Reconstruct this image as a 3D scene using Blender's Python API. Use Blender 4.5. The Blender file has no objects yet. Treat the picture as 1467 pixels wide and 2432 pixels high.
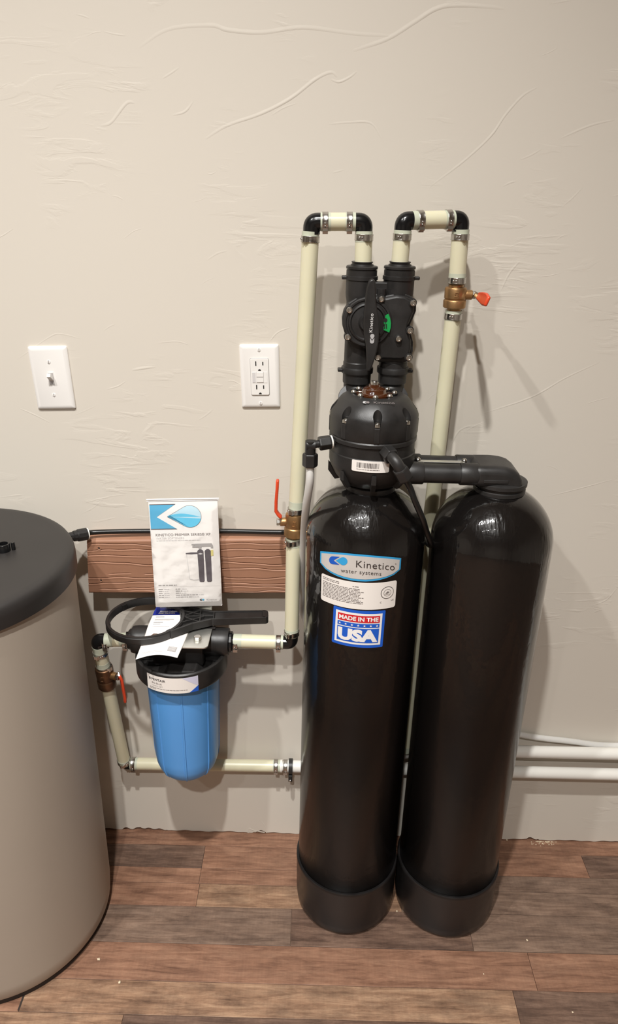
import bpy, bmesh, math, random
from mathutils import Vector, Matrix
R = math.radians
PI = math.pi
random.seed(7)
sc = bpy.context.scene
COL = sc.collection

# ------------------------------------------------------------------ camera
F_PX, CX, CY = 1699.84, 733.5, 1216.0
PITCH, YAW, ROLL = R(23.5475), R(0.1615), R(-1.3445)
CAM = Vector((0.0, -1.2862, 1.4182))
cp, sp = math.cos(PITCH), math.sin(PITCH)
Zr = Matrix.Rotation(YAW, 3, 'Z')
c_f = Zr @ Vector((0, cp, -sp)); d0 = Zr @ Vector((0, -sp, -cp)); r0 = Zr @ Vector((1, 0, 0))
c_r = math.cos(ROLL)*r0 + math.sin(ROLL)*d0
c_d = -math.sin(ROLL)*r0 + math.cos(ROLL)*d0
cam_d = bpy.data.cameras.new('camera'); cam = bpy.data.objects.new('camera', cam_d); COL.objects.link(cam)
M = Matrix((c_r, -c_d, -c_f)).transposed().to_4x4(); M.translation = CAM
cam.matrix_world = M
cam_d.sensor_fit = 'HORIZONTAL'; cam_d.sensor_width = 36.0; cam_d.lens = 36.0*F_PX/1467.0
cam_d.clip_start = 0.02; cam_d.clip_end = 50
sc.camera = cam

# ------------------------------------------------------------------ light and exposure
sc.view_settings.view_transform = 'Standard'; sc.view_settings.look = 'None'
sc.view_settings.gamma = 1.0; sc.view_settings.use_curve_mapping = False
sc.view_settings.exposure = 0.10
world = bpy.data.worlds.new('world'); sc.world = world; world.use_nodes = True
world.node_tree.nodes['Background'].inputs[0].default_value = (0.02, 0.018, 0.016, 1)
CEIL = 3.0
LAMPS = [(-0.20, -1.28, 34.0), (-1.08, -1.32, 22.0), (-0.25, -2.40, 36.0), (-1.1, -2.45, 8.0)]
for x, y, p in LAMPS:      # recessed ceiling downlights
    l = bpy.data.lights.new('ceiling_lamp', 'AREA'); l.shape = 'DISK'; l.size = 0.075; l.energy = p
    l.spread = R(126); l.color = (1.0, 0.985, 0.955)
    o = bpy.data.objects.new('ceiling_lamp', l); COL.objects.link(o); o.location = (x, y, CEIL-0.012)

# ------------------------------------------------------------------ pixel -> direction helpers
def ray(u, v):
    return c_r*((u-CX)/F_PX) + c_d*((v-CY)/F_PX) + c_f
def at(u, v, y=None, z=None):
    d = ray(u, v)
    t = (y-CAM.y)/d.y if y is not None else (z-CAM.z)/d.z
    return CAM + d*t
def cyl_hit(u, v, ax, ay, r):
    """where the ray of a pixel meets an upright cylinder: (angle, height)"""
    d = ray(u, v); ex, ey = CAM.x-ax, CAM.y-ay
    a = d.x**2+d.y**2; b = 2*(ex*d.x+ey*d.y); c = ex*ex+ey*ey-r*r
    t = (-b-math.sqrt(max(b*b-4*a*c, 0)))/(2*a); P = CAM+d*t
    return math.atan2(P.x-ax, -(P.y-ay)), P.z

# ------------------------------------------------------------------ object helpers
ORG = {}
def thing(name, label, cat, loc=(0, 0, 0), group=None, kind=None):
    o = bpy.data.objects.new(name, None); COL.objects.link(o); o.empty_display_size = 0.02
    o.location = loc; ORG[o] = Vector(loc); tag(o, label, cat, group, kind); return o
def tag(o, label=None, cat=None, group=None, kind=None):
    if label: o['label'] = label
    if cat: o['category'] = cat
    if group: o['group'] = group
    if kind: o['kind'] = kind
    return o
def obj(name, bm, mat, parent=None, smooth=None, label=None, cat=None, group=None, kind=None, org=None, bevel=None, sub=None):
    """one mesh object from a bmesh given in world coordinates"""
    o_v = ORG[parent] if parent is not None else (Vector(org) if org is not None else Vector((0, 0, 0)))
    bm.normal_update()
    if o_v.length: bmesh.ops.translate(bm, verts=bm.verts, vec=-o_v)
    me = bpy.data.meshes.new(name); bm.to_mesh(me); bm.free()
    if smooth is not None:
        for p in me.polygons: p.use_smooth = True
        if smooth < 179:
            me.set_sharp_from_angle(angle=R(smooth))
    mats = mat if isinstance(mat, (list, tuple)) else [mat]
    for m in mats: me.materials.append(m)
    o = bpy.data.objects.new(name, me); COL.objects.link(o)
    if parent is not None: o.parent = parent
    else: o.location = o_v
    ORG[o] = o_v
    if bevel:
        b = o.modifiers.new('bevel', 'BEVEL'); b.width = bevel; b.segments = 2; b.limit_method = 'ANGLE'; b.angle_limit = R(40)
    if sub:
        s = o.modifiers.new('sub', 'SUBSURF'); s.levels = sub; s.render_levels = sub
    return tag(o, label, cat, group, kind)

def frame(d):
    d = Vector(d).normalized()
    up = Vector((0, 0, 1)) if abs(d.z) < 0.9 else Vector((0, -1, 0))
    x = up.cross(d).normalized(); y = d.cross(x)
    return x, y, d
def add_faces(bm, V, Fs):
    vs = [bm.verts.new(v) for v in V]
    for f in Fs:
        try: bm.faces.new([vs[i] for i in f])
        except ValueError: pass
    return vs
def tube(bm, pts, r, seg=20, cap=True):
    pts = [Vector(p) for p in pts]; n = len(pts)
    rs = r if isinstance(r, (list, tuple)) else [r]*n
    tang = []
    for i in range(n):
        a = pts[i]-pts[i-1] if i else pts[1]-pts[0]
        b = pts[i+1]-pts[i] if i < n-1 else pts[-1]-pts[-2]
        tt = (a.normalized()+b.normalized()); tang.append(tt.normalized() if tt.length > 1e-6 else a.normalized())
    x, y, _ = frame(tang[0]); rings = []
    for i in range(n):
        x = (x-tang[i]*x.dot(tang[i])).normalized(); y = tang[i].cross(x)
        rings.append([bm.verts.new(pts[i]+(x*math.cos(k*2*PI/seg)+y*math.sin(k*2*PI/seg))*rs[i]) for k in range(seg)])
    for i in range(n-1):
        for k in range(seg):
            bm.faces.new((rings[i][k], rings[i][(k+1) % seg], rings[i+1][(k+1) % seg], rings[i+1][k]))
    if cap:
        bm.faces.new(rings[0][::-1]); bm.faces.new(rings[-1])
    return bm
def lathe(bm, prof, base=(0, 0, 0), axis=(0, 0, 1), seg=32, sx=1.0, loop=False):
    """prof = [(radius, height)] bottom to top; radius 0 closes the end"""
    x, y, d = frame(axis)
    if abs(Vector(axis).normalized().z) > 0.999: x, y, d = Vector((1, 0, 0)), Vector((0, 1, 0)), Vector((0, 0, 1))*(1 if axis[2] > 0 else -1)
    if x.cross(y).dot(d) < 0: y = -y
    b = Vector(base); rings = []
    for r, h in prof:
        if r < 1e-7: rings.append([bm.verts.new(b+d*h)])
        else: rings.append([bm.verts.new(b+d*h+(x*math.cos(k*2*PI/seg)*sx+y*math.sin(k*2*PI/seg))*r) for k in range(seg)])
    for A, B in zip(rings, rings[1:]):
        for k in range(seg):
            k2 = (k+1) % seg
            if len(A) == 1 and len(B) == 1: continue
            if len(A) == 1: bm.faces.new((A[0], B[k2], B[k]))
            elif len(B) == 1: bm.faces.new((A[k], A[k2], B[0]))
            else: bm.faces.new((A[k], A[k2], B[k2], B[k]))
    if loop:
        A, B = rings[-1], rings[0]
        for k in range(seg): bm.faces.new((A[k], A[(k+1) % seg], B[(k+1) % seg], B[k]))
        bmesh.ops.recalc_face_normals(bm, faces=bm.faces)
        return bm
    if len(rings[0]) > 1: bm.faces.new(rings[0][::-1])
    if len(rings[-1]) > 1: bm.faces.new(rings[-1])
    return bm
def box(bm, c, s, ax=None):
    X, Y, Z = ax if ax else (Vector((1, 0, 0)), Vector((0, 1, 0)), Vector((0, 0, 1)))
    c = Vector(c); vs = []
    for i in (-1, 1):
        for j in (-1, 1):
            for k in (-1, 1): vs.append(bm.verts.new(c+X*(i*s[0]/2)+Y*(j*s[1]/2)+Z*(k*s[2]/2)))
    for f in ((0, 1, 3, 2), (4, 6, 7, 5), (0, 4, 5, 1), (2, 3, 7, 6), (0, 2, 6, 4), (1, 5, 7, 3)):
        bm.faces.new([vs[i] for i in f])
    return bm
def prism(bm, outline, o, X, Y, N, t):
    """polygon outline (2D) at origin o, spanned by X, Y, extruded by t along N"""
    o, X, Y, N = Vector(o), Vector(X), Vector(Y), Vector(N)
    A = [bm.verts.new(o+X*a+Y*b) for a, b in outline]; B = [bm.verts.new(v.co+N*t) for v in A]
    n = len(A)
    bm.faces.new(B); bm.faces.new(A[::-1])
    for i in range(n): bm.faces.new((A[i], A[(i+1) % n], B[(i+1) % n], B[i]))
    bmesh.ops.recalc_face_normals(bm, faces=bm.faces)
    return bm
def smooth_path(pts, n=8):
    pts = [Vector(p) for p in pts]; out = []
    P = [pts[0]*2-pts[1]]+pts+[pts[-1]*2-pts[-2]]
    for i in range(1, len(P)-2):
        for k in range(n):
            t = k/n
            a, b, c, d = P[i-1], P[i], P[i+1], P[i+2]
            out.append(0.5*((2*b)+(c-a)*t+(2*a-5*b+4*c-d)*t*t+(3*b-a-3*c+d)*t**3))
    out.append(pts[-1]); return out
def rrect(w, h, r, n=4):
    o = []
    for cx, cy, a0 in ((w/2-r, h/2-r, 0), (-w/2+r, h/2-r, 90), (-w/2+r, -h/2+r, 180), (w/2-r, -h/2+r, 270)):
        for k in range(n+1):
            a = R(a0+90*k/n); o.append((cx+r*math.cos(a), cy+r*math.sin(a)))
    return o
def circle(r, n=24, cx=0, cy=0, ry=None):
    ry = r if ry is None else ry
    return [(cx+r*math.cos(2*PI*k/n), cy+ry*math.sin(2*PI*k/n)) for k in range(n)]
# ---- flat print: 2D shapes mapped onto a plane or a cylinder
def plane_map(o, X, Y):
    o, X, Y = Vector(o), Vector(X).normalized(), Vector(Y).normalized(); N = X.cross(Y)
    return (lambda s, t, h: o+X*s+Y*t+N*h), None
def cyl_map(ax, ay, r, th0, z0, roll=0.0, arch=0.0, half=1.0):
    cr, sr = math.cos(roll), math.sin(roll)
    def f(s, t, h):
        t = t+arch*(1-(s/half)**2)
        s, t = s*cr-t*sr, s*sr+t*cr
        th = th0+s/r; return Vector((ax+(r+h)*math.sin(th), ay-(r+h)*math.cos(th), z0+t))
    return f, 0.004
def mapped(name, bm, mp, h, mat, parent, label=None, thick=0.0):
    f, step = mp
    if step:
        xs = [v.co.x for v in bm.verts]; x = math.floor(min(xs)/step)*step
        while x < max(xs):
            bmesh.ops.bisect_plane(bm, geom=bm.verts[:]+bm.edges[:]+bm.faces[:], plane_co=(x, 0, 0), plane_no=(1, 0, 0))
            x += step
    for v in bm.verts: v.co = f(v.co.x, v.co.y, h+v.co.z)
    return obj(name, bm, mat, parent, label=label)
def poly2(bm, pts, z=0.0):
    vs = [bm.verts.new((a, b, z)) for a, b in pts]
    fa = bm.faces.new(vs)
    if fa.calc_area() > 0:
        fa.normal_update()
        if fa.normal.z < 0: fa.normal_flip()
    return fa
def shape(name, polys, mp, h, mat, parent, label=None):
    bm = bmesh.new()
    for p in polys: poly2(bm, p)
    bmesh.ops.triangulate(bm, faces=bm.faces)
    return mapped(name, bm, mp, h, mat, parent, label)
def rect(x0, y0, x1, y1): return [(x0, y0), (x1, y0), (x1, y1), (x0, y1)]
def text_bm(s, width=None, height=None, cx=0, cy=0, bold=0.0, shear=0.0, rot=0.0, sx=1.0, spacing=1.0):
    cu = bpy.data.curves.new('t', 'FONT'); cu.body = s; cu.size = 1; cu.resolution_u = 3; cu.offset = bold; cu.shear = shear
    cu.space_character = spacing
    to = bpy.data.objects.new('t', cu); COL.objects.link(to)
    dg = bpy.context.evaluated_depsgraph_get(); dg.update()
    me = bpy.data.meshes.new_from_object(to.evaluated_get(dg))
    bm = bmesh.new(); bm.from_mesh(me)
    bpy.data.objects.remove(to); bpy.data.curves.remove(cu); bpy.data.meshes.remove(me)
    xs = [v.co.x for v in bm.verts]; ys = [v.co.y for v in bm.verts]
    w, h = max(xs)-min(xs), max(ys)-min(ys); mx, my = (max(xs)+min(xs))/2, (max(ys)+min(ys))/2
    if width and height: kx, ky = width/w, height/h
    elif width: kx = ky = width/w
    else: kx = ky = height/h
    c, sn = math.cos(rot), math.sin(rot)
    for v in bm.verts:
        a, b = (v.co.x-mx)*kx*sx, (v.co.y-my)*ky
        v.co = (cx+a*c-b*sn, cy+a*sn+b*c, 0)
    return bm
def text(name, s, mp, h, mat, parent, label=None, **k):
    return mapped(name, text_bm(s, **k), mp, h, mat, parent, label)
def word_bars(rnd, x0, x1, y, hgt, fill=1.0):
    """an unreadable line of fine print: little bars of word length"""
    out = []; x = x0; end = x0+(x1-x0)*fill
    while x < end:
        w = min(rnd.uniform(2.0, 6.5)*hgt, end-x)
        if w > hgt*0.8: out.append(rect(x, y-hgt/2, x+w, y+hgt/2))
        x += w+hgt*0.9
    return out

# ------------------------------------------------------------------ materials
def srgb(r, g, b):
    f = lambda c: (c/255/12.92) if c/255 <= 0.04045 else ((c/255+0.055)/1.055)**2.4
    return (f(r), f(g), f(b), 1)
def mat(name, col, rough=0.5, metal=0.0, spec=0.5, var=0.0, vscale=30, bump=0.0, bscale=200, coat=0.0, sss=0.0, rvar=0.0, stretch=(1, 1, 1)):
    m = bpy.data.materials.new(name); m.use_nodes = True; nt = m.node_tree; b = nt.nodes['Principled BSDF']
    b.inputs['Base Color'].default_value = col; b.inputs['Roughness'].default_value = rough
    b.inputs['Metallic'].default_value = metal; b.inputs['Specular IOR Level'].default_value = spec
    b.inputs['Coat Weight'].default_value = coat
    if sss:
        b.inputs['Subsurface Weight'].default_value = sss; b.inputs['Subsurface Radius'].default_value = (0.02, 0.018, 0.01)
        b.inputs['Subsurface Scale'].default_value = 0.5
    tc = nt.nodes.new('ShaderNodeTexCoord'); mp = nt.nodes.new('ShaderNodeMapping')
    mp.inputs['Scale'].default_value = stretch; nt.links.new(tc.outputs['Object'], mp.inputs['Vector'])
    if var or rvar:
        n = nt.nodes.new('ShaderNodeTexNoise'); n.inputs['Scale'].default_value = vscale; n.inputs['Detail'].default_value = 5
        nt.links.new(mp.outputs[0], n.inputs['Vector'])
        if var:
            mx = nt.nodes.new('ShaderNodeMix'); mx.data_type = 'RGBA'; mx.blend_type = 'MULTIPLY'
            rp = nt.nodes.new('ShaderNodeMapRange'); rp.inputs['From Min'].default_value = 0.3; rp.inputs['From Max'].default_value = 0.7
            rp.inputs['To Min'].default_value = 1-var; rp.inputs['To Max'].default_value = 1+var
            nt.links.new(n.outputs['Fac'], rp.inputs['Value'])
            mx.inputs[0].default_value = 1.0; mx.inputs[6].default_value = col
            nt.links.new(rp.outputs[0], mx.inputs[7]); nt.links.new(mx.outputs[2], b.inputs['Base Color'])
        if rvar:
            rr = nt.nodes.new('ShaderNodeMapRange'); rr.inputs['From Min'].default_value = 0.3; rr.inputs['From Max'].default_value = 0.7
            rr.inputs['To Min'].default_value = max(0.02, rough-rvar); rr.inputs['To Max'].default_value = rough+rvar
            nt.links.new(n.outputs['Fac'], rr.inputs['Value']); nt.links.new(rr.outputs[0], b.inputs['Roughness'])
    if bump:
        n2 = nt.nodes.new('ShaderNodeTexNoise'); n2.inputs['Scale'].default_value = bscale; n2.inputs['Detail'].default_value = 4
        nt.links.new(mp.outputs[0], n2.inputs['Vector'])
        bp = nt.nodes.new('ShaderNodeBump'); bp.inputs['Strength'].default_value = bump; bp.inputs['Distance'].default_value = 0.001
        nt.links.new(n2.outputs['Fac'], bp.inputs['Height']); nt.links.new(bp.outputs[0], b.inputs['Normal'])
    return m

def wall_material():
    m = mat('plaster', (0.69, 0.640, 0.562, 1), rough=0.55, spec=0.3); nt = m.node_tree; b = nt.nodes['Principled BSDF']
    tc = nt.nodes.new('ShaderNodeTexCoord')
    # hand-trowelled relief: warped, stretched ridges that appear in patches, over a soft orange peel
    mp = nt.nodes.new('ShaderNodeMapping'); mp.inputs['Rotation'].default_value = (0, R(28), 0); mp.inputs['Scale'].default_value = (5, 1, 22)
    nt.links.new(tc.outputs['Object'], mp.inputs['Vector'])
    a = nt.nodes.new('ShaderNodeTexNoise'); a.inputs['Scale'].default_value = 1.6; a.inputs['Detail'].default_value = 6; a.inputs['Distortion'].default_value = 1.4
    nt.links.new(mp.outputs[0], a.inputs['Vector'])
    ra = nt.nodes.new('ShaderNodeValToRGB'); ra.color_ramp.elements[0].position = 0.52; ra.color_ramp.elements[1].position = 0.60
    nt.links.new(a.outputs['Fac'], ra.inputs[0])
    k = nt.nodes.new('ShaderNodeTexNoise'); k.inputs['Scale'].default_value = 4.2; k.inputs['Detail'].default_value = 2
    nt.links.new(tc.outputs['Object'], k.inputs['Vector'])
    rk = nt.nodes.new('ShaderNodeValToRGB'); rk.color_ramp.elements[0].position = 0.52; rk.color_ramp.elements[1].position = 0.66
    nt.links.new(k.outputs['Fac'], rk.inputs[0])
    mu = nt.nodes.new('ShaderNodeMath'); mu.operation = 'MULTIPLY'
    nt.links.new(ra.outputs[0], mu.inputs[0]); nt.links.new(rk.outputs[0], mu.inputs[1])
    f = nt.nodes.new('ShaderNodeTexNoise'); f.inputs['Scale'].default_value = 9; f.inputs['Detail'].default_value = 3
    nt.links.new(tc.outputs['Object'], f.inputs['Vector'])
    ad = nt.nodes.new('ShaderNodeMath'); ad.operation = 'MULTIPLY_ADD'; ad.inputs[1].default_value = 0.55
    nt.links.new(f.outputs['Fac'], ad.inputs[0]); nt.links.new(mu.outputs[0], ad.inputs[2])
    bp = nt.nodes.new('ShaderNodeBump'); bp.inputs['Strength'].default_value = 0.2; bp.inputs['Distance'].default_value = 0.0022
    nt.links.new(ad.outputs[0], bp.inputs['Height']); nt.links.new(bp.outputs[0], b.inputs['Normal'])
    return m
def wood_floor(name, c_dark, c_mid, c_light, dirt=0.5):
    m = mat(name, c_mid, rough=0.42, spec=0.35); nt = m.node_tree; b = nt.nodes['Principled BSDF']; L = nt.links.new
    tc = nt.nodes.new('ShaderNodeTexCoord'); oi = nt.nodes.new('ShaderNodeObjectInfo')
    sh = nt.nodes.new('ShaderNodeVectorMath'); sh.operation = 'ADD'
    mu = nt.nodes.new('ShaderNodeVectorMath'); mu.operation = 'SCALE'; mu.inputs[0].default_value = (3.7, 5.1, 2.3)
    L(oi.outputs['Random'], mu.inputs['Scale']); L(tc.outputs['Object'], sh.inputs[0]); L(mu.outputs[0], sh.inputs[1])
    mp = nt.nodes.new('ShaderNodeMapping'); mp.inputs['Scale'].default_value = (3.2, 34, 1); L(sh.outputs[0], mp.inputs[0])
    g = nt.nodes.new('ShaderNodeTexNoise'); g.inputs['Scale'].default_value = 2.6; g.inputs['Detail'].default_value = 12; g.inputs['Roughness'].default_value = 0.76; g.inputs['Distortion'].default_value = 0.6
    L(mp.outputs[0], g.inputs['Vector'])
    r = nt.nodes.new('ShaderNodeValToRGB'); e = r.color_ramp.elements
    e[0].position = 0.30; e[0].color = c_dark; e[1].position = 0.68; e[1].color = c_light
    x = r.color_ramp.elements.new(0.47); x.color = c_mid
    L(g.outputs['Fac'], r.inputs[0])
    mp2 = nt.nodes.new('ShaderNodeMapping'); mp2.inputs['Scale'].default_value = (9, 22, 1); L(sh.outputs[0], mp2.inputs[0])
    d = nt.nodes.new('ShaderNodeTexNoise'); d.inputs['Scale'].default_value = 1.6; d.inputs['Detail'].default_value = 10; d.inputs['Roughness'].default_value = 0.7
    L(mp2.outputs[0], d.inputs['Vector'])
    rd = nt.nodes.new('ShaderNodeValToRGB'); rd.color_ramp.elements[0].position = 0.36; rd.color_ramp.elements[1].position = 0.60
    rd.color_ramp.elements[0].color = (1-dirt, 1-dirt, 1-dirt*0.95, 1); rd.color_ramp.elements[1].color = (1, 1, 1, 1)
    L(d.outputs['Fac'], rd.inputs[0])
    mx = nt.nodes.new('ShaderNodeMix'); mx.data_type = 'RGBA'; mx.blend_type = 'MULTIPLY'; mx.inputs[0].default_value = 1
    L(r.outputs[0], mx.inputs[6]); L(rd.outputs[0], mx.inputs[7])
    # fine cross saw marks
    mp3 = nt.nodes.new('ShaderNodeMapping'); mp3.inputs['Scale'].default_value = (240, 20, 1); L(sh.outputs[0], mp3.inputs[0])
    s = nt.nodes.new('ShaderNodeTexNoise'); s.inputs['Scale'].default_value = 1.0; s.inputs['Detail'].default_value = 2; L(mp3.outputs[0], s.inputs['Vector'])
    rs = nt.nodes.new('ShaderNodeMapRange'); rs.inputs['From Min'].default_value = 0.3; rs.inputs['From Max'].default_value = 0.7
    rs.inputs['To Min'].default_value = 0.95; rs.inputs['To Max'].default_value = 1.05; L(s.outputs['Fac'], rs.inputs['Value'])
    mx2 = nt.nodes.new('ShaderNodeMix'); mx2.data_type = 'RGBA'; mx2.blend_type = 'MULTIPLY'; mx2.inputs[0].default_value = 1
    L(mx.outputs[2], mx2.inputs[6]); L(rs.outputs[0], mx2.inputs[7]); L(mx2.outputs[2], b.inputs['Base Color'])
    bp = nt.nodes.new('ShaderNodeBump'); bp.inputs['Strength'].default_value = 0.25; bp.inputs['Distance'].default_value = 0.0008
    L(g.outputs['Fac'], bp.inputs['Height']); L(bp.outputs[0], b.inputs['Normal'])
    return m
def tank_material():
    m = mat('wound_fibreglass', (0.0060, 0.0050, 0.0046, 1), rough=0.26, spec=0.17); nt = m.node_tree; b = nt.nodes['Principled BSDF']; L = nt.links.new
    tc = nt.nodes.new('ShaderNodeTexCoord')
    def noise(scale, rot=(0, 0, 0), detail=2):
        mp = nt.nodes.new('ShaderNodeMapping'); mp.inputs['Scale'].default_value = scale; mp.inputs['Rotation'].default_value = rot; L(tc.outputs['Object'], mp.inputs[0])
        n = nt.nodes.new('ShaderNodeTexNoise'); n.inputs['Scale'].default_value = 1; n.inputs['Detail'].default_value = detail; L(mp.outputs[0], n.inputs['Vector']); return n.outputs['Fac']
    def math_(op, a, b_):
        q = nt.nodes.new('ShaderNodeMath'); q.operation = op
        for i, v in enumerate((a, b_)):
            if isinstance(v, (int, float)): q.inputs[i].default_value = v
            else: L(v, q.inputs[i])
        return q.outputs[0]
    def rng(v, a, b_, c=0.0, d=1.0):
        r = nt.nodes.new('ShaderNodeMapRange'); r.inputs['From Min'].default_value = a; r.inputs['From Max'].default_value = b_; r.inputs['To Min'].default_value = c; r.inputs['To Max'].default_value = d; L(v, r.inputs['Value']); return r.outputs[0]
    hoop = noise((10, 10, 520), detail=3)                     # fine hoop winding
    oblique = noise((210, 90, 20), (0, R(35), R(10)))        # oblique strands, in patches
    oblique2 = noise((210, 90, 20), (0, R(-40), R(-20)))
    patch = rng(noise((15, 15, 11), detail=2), 0.50, 0.58)
    patch2 = rng(noise((11, 11, 16), (0.4, 0.9, 0.2), 2), 0.53, 0.60)
    sep = nt.nodes.new('ShaderNodeSeparateXYZ'); L(tc.outputs['Object'], sep.inputs[0])
    up = rng(sep.outputs['Z'], 0.62, 0.90, 0.12, 1.0)         # the winding is rougher towards the dome
    strands = math_('ADD', math_('MULTIPLY', oblique, patch), math_('MULTIPLY', oblique2, patch2))
    def bump(v, dist):
        bp = nt.nodes.new('ShaderNodeBump'); bp.inputs['Strength'].default_value = 1.0; bp.inputs['Distance'].default_value = dist; L(v, bp.inputs['Height']); return bp.outputs[0]
    L(bump(math_('ADD', math_('MULTIPLY', hoop, 0.12), math_('MULTIPLY', strands, math_('MULTIPLY', up, 0.8))), 0.0008), b.inputs['Normal'])
    # resin-rich gloss coat: lumpy over the dome, thin and satin further down
    blobs = noise((75, 75, 55), (0.3, 0.5, 0.1), 1)
    L(bump(math_('ADD', math_('MULTIPLY', strands, 0.34), math_('MULTIPLY', blobs, 0.32)), 0.0012), b.inputs['Coat Normal'])
    L(rng(sep.outputs['Z'], 0.55, 0.86, 0.08, 1.0), b.inputs['Coat Weight']); b.inputs['Coat Roughness'].default_value = 0.012; b.inputs['Coat IOR'].default_value = 1.45
    return m
def clear_film():
    m = bpy.data.materials.new('clear_film'); m.use_nodes = True; nt = m.node_tree; L = nt.links.new
    for n in list(nt.nodes): nt.nodes.remove(n)
    o = nt.nodes.new('ShaderNodeOutputMaterial'); t = nt.nodes.new('ShaderNodeBsdfTransparent'); g = nt.nodes.new('ShaderNodeBsdfGlossy')
    g.inputs['Roughness'].default_value = 0.16; t.inputs[0].default_value = (0.99, 0.99, 0.99, 1)
    tc = nt.nodes.new('ShaderNodeTexCoord'); n = nt.nodes.new('ShaderNodeTexNoise'); n.inputs['Scale'].default_value = 18; n.inputs['Detail'].default_value = 3
    L(tc.outputs['Object'], n.inputs['Vector'])
    bp = nt.nodes.new('ShaderNodeBump'); bp.inputs['Strength'].default_value = 0.25; bp.inputs['Distance'].default_value = 0.004; L(n.outputs['Fac'], bp.inputs['Height']); L(bp.outputs[0], g.inputs['Normal'])
    fr = nt.nodes.new('ShaderNodeFresnel'); fr.inputs[0].default_value = 1.22; L(bp.outputs[0], fr.inputs['Normal'])
    x = nt.nodes.new('ShaderNodeMixShader'); L(fr.outputs[0], x.inputs[0]); L(t.outputs[0], x.inputs[1]); L(g.outputs[0], x.inputs[2]); L(x.outputs[0], o.inputs[0])
    return m
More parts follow.
